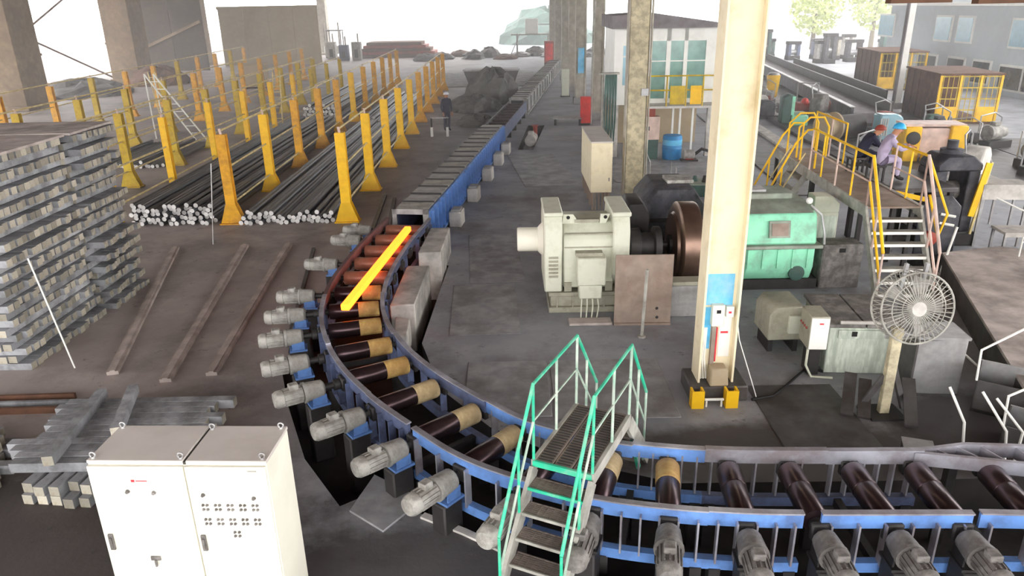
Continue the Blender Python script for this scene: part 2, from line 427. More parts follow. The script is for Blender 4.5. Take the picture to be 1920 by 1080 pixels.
# outer (motor) side
beam(iT, iA, .52, 'pinkrail', .80, 'pinkrail', fins=False)
beam(iA, iB, .52, 'bluedirty', .82)
beam(iB, iC, .52, 'bluedirty', .80); beam(iC, iD-2, .53, 'bluedirty', .80)
beam(iD-1, iE, .54, 'blue', .80); beam(iE, iF, .54, 'blue', .79); beam(iF, iG+2, .54, 'blue', .80)
beam(iG+4, iH, .54, 'blue', .80); beam(iH+1, iJ, .50, 'blue', .78)
# inner side
beam(iT, iA, -.52, 'bluedirty', .80, finside=-1); beam(iA, iB, -.50, 'bluedirty', .80, finside=-1)
beam(iB, iD, -.52, 'bluedirty', .80, finside=-1); beam(iD, iE+3, -.54, 'blue', .80, finside=-1)
beam(iE+3, iF+1, -.54, 'blue', .82, finside=-1); beam(iF+1, iG+9, -.54, 'edge', .83, finside=-1)
beam(iG+9, iH, -.54, 'edge', .82, finside=-1)
for i in range(iA, iJ-4, 14):          # cross members under the rollers
    a, c = off(i, .5), off(i, -.5)
    MB().bar((a.x,a.y,.16),(c.x,c.y,.16),.08,.1).build('cross_member', M['dark'], table)
# flared grey guard at the right end of the far side
b = MB()
P0 = [V(4.5,7.13,.8), V(5.3,6.95,.8), V(6.2,6.72,.8), V(7.4,6.5,.8)]
P1 = [V(4.5,7.17,.8), V(5.15,7.28,.8), V(6.0,7.2,.8), V(7.4,7.1,.8)]
for P in (P0, P1):
    for a, c in zip(P, P[1:]): b.bar(a-V(0,0,.07), c-V(0,0,.07), .05, .16)
b.build('flared_guard', M['edge'], table)
for a, c in ((V(4.9,7.04,.72),V(4.8,7.2,.72)),(V(5.2,6.98,.72),V(5.05,7.24,.72)),(V(5.45,6.9,.72),V(5.32,7.24,.72)),(V(5.75,6.84,.72),V(5.7,7.2,.72))):
    MB().bar(a, c, .02, .14).build('guard_web', M['edge'], table)
for x in (5.0, 6.2): MB().box((x,7.2,.1),(.1,.1,1.2)).build('foot', M['dark'], table)

# rollers, each with its geared motor
rollers = [(-2.53,17.0),(-2.645,16.2),(-2.745,15.4),(-2.81,14.6),(-2.857,13.75),(-2.86,12.92)] + ctrl[7:23]
barrel = MB().lathe((-.43,0,0),(1,0,0),[(0,.09),(.005,.128),(.02,.135),(.50,.135),(.505,.132)],20).mesh('barrel', M['roller'])
ps = [(.505,.133),(.51,.137),(.84,.137),(.86,.128),(.865,.07)]
sleeves = [MB().lathe((-.43,0,0),(1,0,0),ps,20).mesh('sleeve', M[k]) for k in ('sleeve','sleevepale','roller','hotroller')]
hotbarrel = barrel.copy(); hotbarrel.materials[0] = M['hotroller']
shaft = MB().tube((-.62,0,0),(.60,0,0),.045,n=10).mesh('shaft', M['dark'])
brg = MB().box((0,0,0),(.08,.2,.2)).mesh('bearing_block', M['dark'], bev=.02)
# gear motor: local x axis points away from the roller
def motor_parts(kind):
    pm, pd = ('motor','bluedirty') if kind == 0 else ('motord','dark')
    d = {}
    b = MB().lathe((.18,0,0),(1,0,0),[(0,.10),(.01,.115),(.27,.115),(.275,.125),(.36,.122),(.40,.10)],16)
    for k in range(16):
        a = 2*math.pi*k/16
        b.box((.32,.118*math.cos(a),.118*math.sin(a)),(.24,.012,.02),rot=Matrix.Rotation(a,3,'X') @ Matrix.Rotation(math.pi/2,3,'X'))
    d['motor_housing'] = b.mesh('motor_housing', M[pm])
    d['flange'] = MB().lathe((.14,0,0),(1,0,0),[(0,.15),(.04,.15)],18).mesh('flange', M[pm])
    d['gearbox'] = MB().lathe((-.12,0,0),(1,0,0),[(0,.09),(.03,.125),(.2,.14),(.26,.14)],14).mesh('gearbox', M[pm])
    d['terminal_box'] = MB().box((.30,0,.14),(.13,.12,.08)).mesh('terminal_box', M[pm], bev=.012)
    b = MB().bx(-.16,.12,-.13,.13,-.22,-.19).bx(-.12,.08,-.11,-.09,-.19,-.05).bx(-.12,.08,.09,.11,-.19,-.05)
    d['mounting_bracket'] = b.mesh('mounting_bracket', M['blue' if kind == 0 else 'dark'])
    d['coupling'] = MB().lathe((-.36,0,0),(1,0,0),[(0,.05),(.02,.08),(.1,.08),(.11,.05),(.26,.05)],12).mesh('coupling', M['dark'])
    return d
MP = [motor_parts(0), motor_parts(1)]
ped = MB().prism([(-.15,-.11,-1.1),(.15,-.11,-1.1),(.15,.11,-1.1),(-.15,.11,-1.1)],(0,0,.88)).mesh('pedestal', M['dark'], bev=.02)
for k, (x, y) in enumerate(rollers):
    i = near(x, y); t = tan_at(i); n = Vector((t.y, -t.x, 0)); ang = math.atan2(-n.y, -n.x)   # local +x = inner side
    t_ = thing('table_roller', 'dark steel table roller, %s along from the covered tunnel mouth' % (ORD[k] if k < 18 else 'one of the last'), 'roller', (x, y, .62), ang, 'rollers of the curved table')
    if k >= 18: t_['label'] = 'dark steel table roller at the right end of the table, %s from the right' % ['fourth','third','second','nearest'][k-18]
    inst('barrel', hotbarrel if k < 5 else barrel, t_)
    s = 3 if k < 5 else (0 if k < 10 else (1 if k < 15 else 2))
    if k == 15: s = 0
    inst('sleeve', sleeves[s], t_); inst('shaft', shaft, t_)
    for q in (-.56, .545): inst('bearing_block', brg, t_, (q, 0, -.02))
    if k in (2, 4): continue
    dist = .95 if k < 10 else .80
    if k >= 14: dist = .78
    if k < 6: dist = .92
    p = V(x, y, .60) + n*dist
    kind = 0 if k < 14 else 1
    g = thing('gear_motor', 'grey geared motor driving the %s table roller counted from the covered tunnel' % (ORD[k] if k < 18 else ['nineteenth','twentieth','twenty-first','twenty-second'][k-18]), 'motor', p, math.atan2(n.y, n.x), 'geared motors of the roller table')
    if kind: g['label'] = g['label'].replace('grey', 'dark oily grey')
    for nm, me in MP[kind].items(): inst(nm, me, g)
    inst('pedestal', ped, g)

# the glowing billet on the rollers
a, c = V(-2.86,11.75,.62+.137+.055), V(-2.37,16.5,.62+.137+.055)
tag(MB().bar(a, c, .15, .12).build('hot_billet', M['hot'], bev=.015), 'glowing orange hot steel billet lying on the rollers', 'billet')

# covered tunnel (near run) and the second covered run further back
def tunnel(y0, y1, n, label, first):
    tn = thing('covered_conveyor', label, 'conveyor', (CX(y0), y0, 0), -math.atan(.13))
    L = (y1-y0)*math.hypot(1, .13); s = L/n
    MB().bx(-.42,-.37,0,L,.10,.86).build('side_wall', M['bluedirty'], tn)
    o = MB().bx(.40,.45,0,L,.12,.90).build('side_wall', M['blue' if first else 'concd'], tn)
    plate = MB().bx(-.45,.38,.012,s-.03,.88,.915).mesh('cover_plate', M['concd'], bev=.006)
    plate2 = MB().bx(-.45,.38,.012,s-.03,.88,.925).mesh('cover_plate', M['stringer'], bev=.006)
    lip = MB().bx(-.45,.38,-.015,.014,.90,.95).mesh('cover_rib', M['dark'])
    fin = MB().bx(.45,.53,-.015,.015,.14,.88).mesh('stiffener_plate', M['blue' if first else 'concd'])
    for k in range(n):
        inst('cover_plate', plate if k % 3 else plate2, tn, (0, k*s, random.uniform(-.004,.004)))
        inst('cover_rib', lip, tn, (0, k*s, 0))
        if first or k % 2 == 0:
            inst('stiffener_plate', fin, tn, (0, k*s+.2, 0))
            if first: inst('stiffener_plate', fin, tn, (0, k*s+.6, 0))
    MB().bx(.45,.54,0,L,.10,.16).build('side_ledge', M['blue' if first else 'concd'], tn)
    MB().bx(-.40,.42,0,L,0,.14).build('base', M['dark'], tn)
    # mouth frame
    MB().bx(-.47,-.36,-.06,0,0,.97).bx(.30,.44,-.06,0,0,.97).bx(-.47,.44,-.06,0,.84,.97).build('mouth_frame', M['concd'], tn)
    return tn
tunnel(17.7, 31.4, 16, 'long straight conveyor roofed with grey cover plates and blue right side', True)
tunnel(40.3, 69, 30, 'distant conveyor run roofed with grey plates beyond the open rollers', False)
# open run between the two tunnels
oc = thing('open_roller_run', 'dark open roller run between the two covered conveyors', 'conveyor', (CX(31.5),31.5,0), -math.atan(.13))
for sx in (-.45,.45):
    MB().bx(sx-.03,sx+.03,0,8.7,.3,.82).build('side_beam', M['dark' if sx < 0 else 'bluedirty'], oc)
for k in range(9):
    MB().lathe((-.42,.5+k*.95,.66),(1,0,0),[(0,.05),(.02,.12),(.8,.12),(.84,.05)],12).build('roller', M['roller'], oc)
for k in range(5):
    MB().bx(-.45,.45,.2+k*2,.32+k*2,0,.32).build('foot', M['dark'], oc)
# pale blocks beside the tunnel
for k, (x, y) in enumerate([(CX(q)+.83,q) for q in (19.6,22.3,25.1,27.7,29.8)]):
    b = MB().bx(-.15,.18,-.28,.28,0,.42); o = thing('concrete_block', 'pale concrete support block beside the covered conveyor, %s from the mouth' % ORD[k], 'block', (x-.12,y,0), -math.atan(.13), 'blocks beside the covered conveyor')
    b.build('block_body', M['conc'], o, bev=.02)
    MB().bx(-.1,.13,-.2,.2,.42,.47).build('anchor_plate', M['concd'], o)
# big pale walls of the pit next to the hot end
for k, (poly, h, lab, zb) in enumerate((
    ([(-1.93,17.2),(-1.46,17.2),(-1.52,15.3),(-2.02,15.3)], .62, 'tall pale concrete block beside the tunnel mouth', -.5),
    ([(-2.22,14.9),(-1.74,14.9),(-1.80,12.7),(-2.26,12.7)], .46, 'long stepped pale concrete block beside the hot billet', -.5),
    ([(-2.12,12.4),(-1.84,12.3),(-1.80,11.5),(-2.02,11.6)], .36, 'small pale concrete block beside the bend of the table', -.5))):
    o = MB().prism([(x,y,zb) for x,y in poly],(0,0,h-zb)).build('concrete_pedestal', M['conc'], bev=.02)
    tag(o, lab, 'block')

# ------------------------------------------------------------------ cream control cabinet in front
cab = thing('control_cabinet', 'cream two-door electrical control cabinet in the foreground, rows of push buttons', 'cabinet', (-2.90, 5.40, 0), R(-2.5))
W, D, H, SP = 1.56, .58, 2.0, .07
MB().bx(-W/2,W/2,.02,D,.08,H-.02).build('body', M['cream'], cab, bev=.006)
MB().bx(-W/2+.02,W/2-.02,.04,D-.02,0,.08).build('plinth', M['dark'], cab)
MB().bx(-W/2-.005,SP-.012,.015,D+.005,H-.02,H+.012).build('top_panel', M['creamtop'], cab, bev=.006)
MB().bx(SP+.012,W/2+.005,.015,D+.005,H-.02,H+.012).build('top_panel', M['creamtop'], cab, bev=.006)
MB().bx(SP-.012,SP+.012,.02,D,H-.03,H-.002).build('top_seam', M['seam'], cab)
dl = MB().bx(-W/2+.004,SP-.006,-.015,.02,.10,H-.03).build('door', M['cream'], cab, bev=.005)
dr = MB().bx(SP+.006,W/2-.004,-.015,.02,.10,H-.03).build('door', M['cream'], cab, bev=.005)
for dd, x in ((dl, -.71), (dr, .13)):
    MB().bx(x-.022,x+.022,-.035,-.015,1.10,1.27).bx(x-.012,x+.012,-.05,-.035,1.13,1.24).build('handle', M['motord'], dd, bev=.004)
def knob(p, x, z, r=.018, m='motord', d=.022):
    MB().lathe((x,-.015,z),(0,-1,0),[(0,r*1.2),(.006,r*1.2),(.007,r),(d,r*.9)],12).build('push_button' if p is dr else 'selector_knob', M[m], p)
knob(dl,-.46,1.72,.016); knob(dl,-.23,1.71,.016); knob(dr,.20,1.69,.015); knob(dr,.64,1.66,.015)
MB().bx(-.41,-.38,-.018,-.014,1.815,1.84).bx(-.37,-.27,-.017,-.014,1.823,1.832).build('red_nameplate', M['redmark'], dl)
for x, w in ((.17,.08),(.36,.09),(.60,.09)):
    MB().bx(x,x+w,-.018,-.014,1.78,1.82).build('label_plate', M['white'], dr)
MB().bx(.62,.70,-.018,-.014,1.925,1.94).build('label_plate', M['stringer'], dr)
for z0 in (1.585, 1.435):
    for c in range(5):
        for q in (0, 1):
            for e in (-.014, .014):
                x = .20+c*.11+e*1.3
                knob(dr, x, z0-q*.045, .011, 'motord', .015)
for q in (0, 1):
    for e in (-.02, .02): knob(dr, .44+e, 1.30-q*.04, .011, 'motord', .015)
MB().bx(-.39,-.30,-.03,-.015,.985,1.03).bx(-.35,-.33,-.05,-.03,.93,1.0).build('door_lock', M['motord'], dl, bev=.004)
for x, y in ((-W/2+.04,.05),(W/2-.04,.05),(-W/2+.04,D-.04),(W/2-.04,D-.04),(SP-.04,.05),(SP+.04,D-.06)):
    b = MB(); b.lathe((x,y,H+.01),(0,0,1),[(0,.018),(.02,.014)],10)
    b.path([(x+.024*math.cos(a),y,H+.045+.024*math.sin(a)) for a in [k*math.pi/6 for k in range(13)]],.008,6)
    b.build('lifting_eye', M['steel'], cab)

# ------------------------------------------------------------------ green-railed stile over the roller table
st = thing('stile_stairs', 'steel crossover stairs with green handrails bridging the roller table', 'stairs', (.19,6.54,0), -math.atan2(.43,.90))
PW, PL, PZ, RISE, RUN, NS = .64, 1.25, 1.2, .2, .155, 6
for k in range(3):      # platform planks with raised grip ribs
    x0 = .02+k*.205
    o = MB().bx(x0,x0+.19,0,PL,PZ-.03,PZ).build('plank', M['tread'], st, bev=.004)
    b = MB()
    for r_ in range(24): b.bx(x0+.02,x0+.17,.03+r_*.05,.045+r_*.05,PZ,PZ+.008)
    b.build('grip_ribs', M['dark'], o)
for x in (-.02, PW-.02):
    MB().bx(x,x+.04,-.02,PL+.02,PZ-.13,PZ+.01).build('platform_beam', M['stringer'], st)
MB().bx(0,PW,-.03,.0,PZ-.06,PZ+.005).build('nosing', M['green'], st)
for side, sgn, y0 in (('near',-1,0.),('far',1,PL)):
    for x in (-.02, PW-.02):
        a = V(x+.02, y0, PZ-.1); c = V(x+.02, y0+sgn*(RUN*NS+.03), .0+.05)
        MB().bar(a, c, .045, .17).build('stringer', M['stringer'], st)
    for k in range(1, NS):
        z = PZ-k*RISE; ya = y0+sgn*(k-1)*RUN; yc = y0+sgn*(k*RUN+.05)
        lo, hi = min(ya, yc), max(ya, yc)
        b = MB(); b.bx(.02,PW-.02,lo,lo+.015,z-.035,z).bx(.02,PW-.02,hi-.015,hi,z-.035,z)
        n = 6
        for q in range(n): b.bx(.02,PW-.02,lo+.02+q*(hi-lo-.04)/n,lo+.02+(q+.62)*(hi-lo-.04)/n,z-.02,z-.004)
        for q in range(9): b.bx(.03+q*.07,.036+q*.07,lo,hi,z-.025,z)
        o = b.build('tread', M['tread'], st)
        e = hi if sgn > 0 else lo
        MB().bx(.02,PW-.02,e-.008,e+.008,z-.03,z+.003).build('nosing', M['green' if k < 2 else 'stringer'], o)
RH = .88
for x in (0, PW):
    s1 = RUN/RISE
    def stp(z, sg, y0):   # point on the stair line at height z of tread
        return y0+sg*(PZ-z)*s1
    yb = stp(.12, -1, 0); ym = stp(.72, -1, 0); yf = stp(.25, 1, PL); yfm = stp(.75, 1, PL)
    top = [V(x,yb,.12+.72), V(x,ym,.72+.82), V(x,0,PZ+RH), V(x,PL,PZ+RH), V(x,yfm,.75+RH), V(x,yf,.25+RH)]
    mid = [V(x,yb,.12+.30), V(x,ym,.72+.42), V(x,0,PZ+.46), V(x,PL,PZ+.46), V(x,yfm,.75+.46), V(x,yf,.25+.46)]
    MB().path(top,.019,8).build('handrail', M['green'], st)
    MB().path(mid,.014,6).build('mid_rail', M['palegreen'], st)
    for k, (y, z0, z1) in enumerate(((yb,.08,.84),(ym,.62,1.54),(0,PZ-.1,PZ+RH),(PL*.5,PZ-.05,PZ+RH),(PL,PZ-.1,PZ+RH),(yfm,.65,.75+RH),(yf,.15,.25+RH))):
        MB().tube((x,y,z0),(x,y,z1),.016,n=8).build('baluster', M['green' if k in (0,1,2) else 'palegreen'], st)
for x in (0.02, PW-.02):
    MB().bar((x,PL+.05,PZ-.1),(x,PL+.62,.1),.04,.06).build('brace', M['green'], st)

# ------------------------------------------------------------------ yellow fences of the bar racks
def post_meshes(m, flare=True, w=.26, h=2.45):
    d = {}
    b = MB().bx(-w/2,w/2,-.10,-.075,.02,h).bx(-w/2,w/2,.075,.10,.02,h).bx(-.02,.02,-.075,.075,.02,h)
    b.bx(-w/2,w/2,-.10,.10,h,h+.02)
    d['post'] = b.mesh('post', m)
    b = MB()
    if flare:
        b.prism([(-.32,-.12,0),(.32,-.12,0),(.32,-.12,.04),(w/2+.01,-.12,.55),(-w/2-.01,-.12,.55),(-.32,-.12,.04)],(0,.02,0))
        b.prism([(-.32,.12,0),(.32,.12,0),(.32,.12,.04),(w/2+.01,.12,.55),(-w/2-.01,.12,.55),(-.32,.12,.04)],(0,-.02,0))
        b.bx(-.34,.34,-.2,.2,0,.03)
    else:
        b.bx(-w/2-.02,w/2+.02,-.13,.13,0,.25).bx(-w/2-.06,w/2+.06,-.16,.16,0,.03)
    d['post_base'] = b.mesh('post_base', m)
    d['top_stub'] = MB().tube((-.0,0,h),(-.03,0,h+.17),.035,n=8).mesh('top_stub', M['pink'])
    return d
PM = {k: post_meshes(M[k], f) for k, f in (('yellow', True), ('orange', True), ('yellowold', True))}
PMn = {k: post_meshes(M[k], False, .2) for k in ('yellow', 'yellowold', 'orange')}
def fence(label, pts, kinds, narrow=False, rails=(2.56, 1.55, .55), rm='pipe'):
    f = thing('rack_fence', label, 'fence', (pts[0][0], pts[0][1], 0), 0, 'yellow rack fences')
    o = Vector(pts[0]+(0,))
    for k, (x, y) in enumerate(pts):
        kd = kinds(k); S = (PMn if narrow else PM)[kd]; p = V(x, y, 0)-o
        po = inst('post', S['post'], f, p)
        inst('post_base', S['post_base'], po); inst('top_stub', S['top_stub'], po)
    for z in rails:
        for a, c in zip(pts, pts[1:]):
            p, q = V(a[0],a[1],z)-o, V(c[0],c[1],z)-o
            dx = -.03 if z > 2 else .0
            MB().tube(p+V(dx,0,0), q+V(dx,0,0), .028, n=6).build('rail', M[rm], f)
    return f
kA = lambda k: 'yellow' if k < 5 else 'orange'
fence('nearest yellow post fence, right side of the bar racks beside the conveyor', [(-4.55,20.15+3.78*k) for k in range(10)], kA)
kB = lambda k: 'orange' if k in (0,2,3,4) or k > 5 else 'yellow'
fence('second yellow post fence standing between the two near bar piles', [(-7.75-.018*(y-20),y) for y in [20.2+3.9*k for k in range(11)]], kB)
kC = lambda k: 'yellow'
fence('third fence of narrow greenish yellow posts along the left of the bar piles', [(-10.95,20.1+3.8*k) for k in range(9)], lambda k: 'yellow' if k < 6 else 'yellowold', narrow=True)
fence('fourth fence of aged yellow posts with flared feet on the dark floor', [(-12.9,21.3+3.75*k) for k in range(9)], lambda k: 'yellowold')
fence('fifth fence of aged yellow posts behind the billet stack', [(-16.5-.05*k,21.6+3.9*k) for k in range(12)], lambda k: 'yellowold' if k < 5 else 'orange')
fence('farthest fence of orange posts in front of the left wall columns', [(-20.5-.25*k,27.0+4.1*k) for k in range(11)], lambda k: 'orange' if k % 3 else 'yellowold')

# ------------------------------------------------------------------ round bars in the racks
def bar_mesh(r, L, n=8): return MB().tube((0,0,0),(0,L,0),r,n=n,mcap=1).mesh('round_bar', [M['bar'], M['barend']])
def bar_pile(x0, x1, y0, rows, r, L, label, group, skew=0., drop=.25):
    me = bar_mesh(r, L); n = int((x1-x0)/(2*r*1.06)); cnt = 0
    for k in range(rows):
        for i in range(n-(k % 2)):
            if k == rows-1 and random.random() < drop: continue
            x = x0+r+(i+.5*(k % 2))*2*r*1.06; z = r+k*r*1.80
            o = inst('round_bar', me, None, (x, y0+random.uniform(-.16,.16), z), (0, random.uniform(0,6.28), 0))
            o.rotation_euler = (0, random.uniform(0, 6.28), random.uniform(-.0003,.0003))
            tag(o, label % (('bottom','second','third','fourth','fifth','sixth')[k]), 'steel bar', group); cnt += 1
    return cnt
bar_pile(-10.62,-8.12,20.15,5,.066,17.5,'round steel bar in the %s row of the tall near pile, bright cut end','bars in the tall near pile',-.011,.3)
bar_pile(-7.55,-4.85,20.05,3,.066,17.5,'round steel bar in the %s row of the low pile between the nearest fences','bars in the low near pile',.0,.55)
bar_pile(-10.75,-8.7,39.6,6,.085,12,'round steel bar in the %s row of the distant pile behind the second fence','bars in the distant pile',.0,.4)
bar_pile(-7.7,-5.4,38.9,2,.085,12,'round steel bar in the %s row of the distant low pile between nearest fences','bars in the distant low pile',.0,.6)
bar_pile(-16.2,-13.2,28.3,2,.07,5.2,'dark round bar in the %s row on the floor behind the fourth fence','bars behind the fourth fence',.0,.7)

# ------------------------------------------------------------------ criss-cross stack of billets
def billet_mesh(L, s=.118, w=.142): return MB().bx(-w/2,w/2,0,L,-s/2,s/2,0).mesh('steel_billet', [M['billet'], M['billetend']])
def billet_end(me):
    for p in me.polygons:
        if abs(p.normal.y) > .9: p.material_index = 1
    return me
S = .118; LH = .129
BLc = {}
def BL(L):
    if L not in BLc: BLc[L] = billet_end(billet_mesh(L))
    return BLc[L]
jobs = []
def stack(xr, y0, y1, xl, nl, nside, lab):
    span = y1-y0
    for l in range(nl):
        z = .06+l*LH; jx = random.uniform(-.12,.16); jy = random.uniform(-.08,.08)
        if l % 2 == 0:      # billets along x, ends on the right face
            n = int(span/.155)
            for i in range(n):
                y = y0+.08+i*span/n
                jobs.append((V(xr+jx+random.uniform(-.05,.05), y+jy*.3, z), R(90)+random.uniform(-.006,.006), xr-xl, lab, l))
        else:               # billets along y, ends towards the viewer
            for i in range(nside):
                x = xr-.26-i*.155+random.uniform(-.01,.01)+jx*.3
                jobs.append((V(x, y0-.05+jy+random.uniform(-.05,.05), z), random.uniform(-.006,.006), span+.1, lab, l))
stack(-8.12, 11.25, 13.72, -10.9, 27, 5, 0)
stack(-8.05, 13.88, 15.35, -10.9, 27, 3, 1)
LABS = ('grey steel billet in the nearer half of the criss-cross stack, %s layer from the %s', 'grey steel billet in the farther half of the criss-cross stack, %s layer from the %s')
def lname(l): return (ORD[26-l], 'top') if l > 12 else (ORD[l], 'floor')
GRP = ('billets in the nearer stack half', 'billets in the farther stack half')
jobs.sort(key=lambda j: (j[0]-V(0,0,5.6)).length)
rest = MB()
for q, (p, rz, L, lab, i) in enumerate(jobs):
    if q < 300:
        o = inst('steel_billet', BL(round(L, 2)), None, p, (0, 0, rz)); tag(o, LABS[lab] % lname(i), 'billet', GRP[lab])
    else:
        d = V(-math.sin(rz), math.cos(rz), 0)
        n0 = len(rest.f)
        rest.bar(p, p+d*L, .142, S)
        for f in (2, 4): rest.mi[n0+f] = 1
o = rest.build('stacked_billets', [M['billet'], M['billetend']])
tag(o, 'remaining grey billets deep in the tall criss-cross stack', 'billets', kind='stuff')
# top sheets lying on the stack
tag(MB().bx(-11.2,-8.14,11.3,13.75,.06+26.5*LH+.005,.06+26.5*LH+.05).build('steel_sheet', M['slab'], bev=.005), 'flat grey sheet covering the top of the nearer stack half', 'sheet')
tag(MB().bx(-11.2,-8.1,13.85,15.4,.06+26.5*LH+.005,.06+26.5*LH+.05).build('steel_sheet', M['slab'], bev=.005), 'flat grey sheet covering the top of the farther stack half', 'sheet')

# thin rods leaning by the stack and the rack
tag(MB().tube((-7.4,11.28,.0),(-7.72,11.3,1.95),.013,n=6).build('marker_rod', M['white']), 'thin white rod standing against the billet stack', 'rod')
tag(MB().tube((-7.62,18.2,0),(-7.5,18.6,2.0),.012,n=6).build('marker_rod', M['steel']), 'thin steel rod standing before the second yellow fence', 'rod')

# ------------------------------------------------------------------ low pile of beams behind the cabinet
PL_LAB = [('grey billet lying lengthwise in the low pile behind the cream cabinet, %s from the front', 'lengthwise billets of the low pile'),
          ('grey billet pointing at the viewer under the low pile, %s', 'bottom billets of the low pile'),
          ('grey billet of the heap at the left frame edge, %s', 'billets of the left heap')]
def pile_billet(p, rz, L, k, s=.13, rx=0, which=''):
    o = inst('steel_billet', billet_end(billet_mesh(L, s, s)), None, p, (rx, 0, rz)); tag(o, PL_LAB[k][0] % which, 'billet', PL_LAB[k][1]); return o
for l in range(2):
    for i in range(8):
        pile_billet((-5.95+i*.185, 7.35+random.uniform(0,.25)+l*.1, .066+l*.132), -.12+random.uniform(-.008,.008), 1.95, 1, which='%s layer, %s from the left' % (('lower','upper')[l], ORD[i]))
for i in range(11):
    pile_billet((-6.45+random.uniform(-.15,.2), 7.92+i*.15, .331), R(-90)+random.uniform(-.003,.003), 2.05+random.uniform(0,.35), 0, which=ORD[i])
for i in range(7):
    pile_billet((-9.3+random.uniform(-.2,.2), 7.7+i*.19, .066), R(-90)+random.uniform(-.006,.006), 2.45+random.uniform(0,.25), 2, which='lower layer, %s from the front' % ORD[i])
for i in range(5):
    pile_billet((-9.3+random.uniform(-.2,.2), 8.1+i*.2, .198), R(-90)+random.uniform(-.006,.006), 2.3+random.uniform(0,.3), 2, which='upper layer, %s from the front' % ORD[i])
o = pile_billet((-5.74,7.80,.462), .12, 1.75, 0, .13); tag(o, 'single thick billet laid crosswise on top of the low pile', 'billet'); del o['group']
o = pile_billet((-5.22,8.45,.462), .27, 1.25, 0, .13); tag(o, 'flat beam laid crosswise on the low pile close behind the cream cabinet', 'beam'); del o['group']
for k, (y, L, m) in enumerate(((9.75,2.6,'rust'),(9.95,2.7,'billet'),(10.15,2.2,'rust'))):
    tag(MB().bar((-9,y,.05),(-9+L,y+.06,.05),.05,.1).build('angle_bar', M[m]), '%s long thin bar on the floor behind the left billet heap' % ('nearest','middle','farthest')[k], 'bar')

# ------------------------------------------------------------------ left side: columns, wall sheets, ladders
def hall_column(x, y, w, d, m, label, h=11.9, name='concrete_pillar'):
    t_ = thing(name, label, 'column', (x, y, 0))
    MB().bx(-w/2,w/2,-d/2,d/2,.3,h).build('shaft', M[m], t_, bev=.03)
    MB().bx(-w/2-.15,w/2+.15,-d/2-.15,d/2+.15,0,.32).build('footing', M[m], t_, bev=.03)
    MB().bx(-w/2-.04,w/2+.04,-d/2-.04,d/2+.04,3.1,3.25).build('collar', M[m], t_)
    return t_
hall_column(-30.4, 47.9, 2.0, 2.6, 'colbrown', 'massive brown concrete column at the left frame edge')
hall_column(-32.0, 66, 2.3, 2.6, 'colbrown', 'second massive brown concrete column in the left wall')
hall_column(-33.4, 84, 2.2, 2.6, 'colbrown', 'third massive brown concrete column, next to the beige sheet wall')
hall_column(-23.2, 100, 1.0, 1.4, 'colgrey', 'pale far column right of the beige sheet wall')
b = thing('wall_left', None, None, (-25.0,83,0)); struct(b, 'beige sheet wall at the far left'); 
for k in range(4):
    MB().bx(-5.2+k*2.6,-2.63+k*2.6,0,.12,0,5.7).build('wall_sheet', M['sheet'], b)
MB().bx(-5.3,5.2,-.05,.0,5.6,5.9).build('wall_cap', M['sheet'], b)
b = thing('wall_back', None, None, (-33.2,77,0)); struct(b, 'dark brown shed wall between the left columns')
for k in range(3): MB().bx(-6+k*3.2,-2.85+k*3.2,0,.15,0,9).build('wall_panel', M['darkwall'], b)
MB().bar((-6,-.1,.8),(3.4,-.1,4.6),.2,.25).build('brace', M['colbrown'], b)
MB().bx(-6,3.4,-.3,-.1,6.8,7.3).build('beam', M['colbrown'], b)
# crossed brace rods in the left opening
b = thing('wind_brace', 'crossed dark rods bracing the bright left opening', 'brace', (-35.2,57,0))
MB().tube((-1.2,-9,0),(1.6,9,8.6),.07,n=6).build('brace_rod', M['rust'], b)
MB().tube((-1.6,-9,8.0),(1.8,9,.2),.07,n=6).build('brace_rod', M['rust'], b)
# rubble and plates at the foot of the opening
def heap(name, label, cat, x, y, rx, ry, h, m, seed=1, n=20):
    rnd = random.Random(seed); b = MB(); rs = []
    for k in range(7):
        f = k/6; rr = math.cos(f*math.pi/2*.97)
        rs.append([V(x+rx*rr*math.cos(2*math.pi*i/n)*(1+rnd.uniform(-.16,.16)), y+ry*rr*math.sin(2*math.pi*i/n)*(1+rnd.uniform(-.16,.16)), h*math.sin(f*math.pi/2)*(1+rnd.uniform(-.18,.12)) if k else 0) for i in range(n)])
    b.rings(rs)
    return tag(b.build(name, M[m], smooth=False), label, cat)
heap('rubble_heap','grey rubble heap at the foot of the bright left opening','heap',-31,56,3,3.4,1.1,'scrap',2)
heap('rubble_heap','dark rubble heap beside the second brown column','heap',-28.5,63,2.4,2,1.4,'rust',3)
def ladder(label, a, c, w, n, m='white', both=None):
    t_ = thing('ladder', label, 'ladder', a); a, c = V(*a), V(*c); d = c-a
    for s_ in (-w/2, w/2): MB().tube((s_,0,0), d+V(s_*.8,0,0), .035, n=6).build('stile', M[m], t_)
    for k in range(1, n): MB().tube(d*(k/n)+V(-w/2,0,0), d*(k/n)+V(w/2,0,0), .022, n=6).build('rung', M[m], t_)
    if both:
        e = V(*both)-a
        for s_ in (-w/2, w/2): MB().tube(d+V(s_*.8,0,0), e+V(s_,0,0), .03, n=6).build('rear_leg', M[m], t_)
ladder('white stepladder leaning among the left yellow fences', (-14.2,34.6,0), (-15.9,34.2,3.0), .5, 9, 'white', (-16.3,35.2,0))
ladder('upright pale ladder beyond the second fence', (-12.0,39.3,0), (-12.05,40.2,2.6), .45, 10, 'pipe')
ladder('far pale ladder against the left fences', (-19.6,43.2,0), (-20.1,43.6,2.4), .5, 8, 'pipe')
o = thing('tool_box', 'beige steel crate standing behind the far fences', 'crate', (-19.2,58.5,0))
MB().bx(-.9,.9,-.6,.6,.1,1.7).build('crate_body', M['sheet'], o, bev=.03)
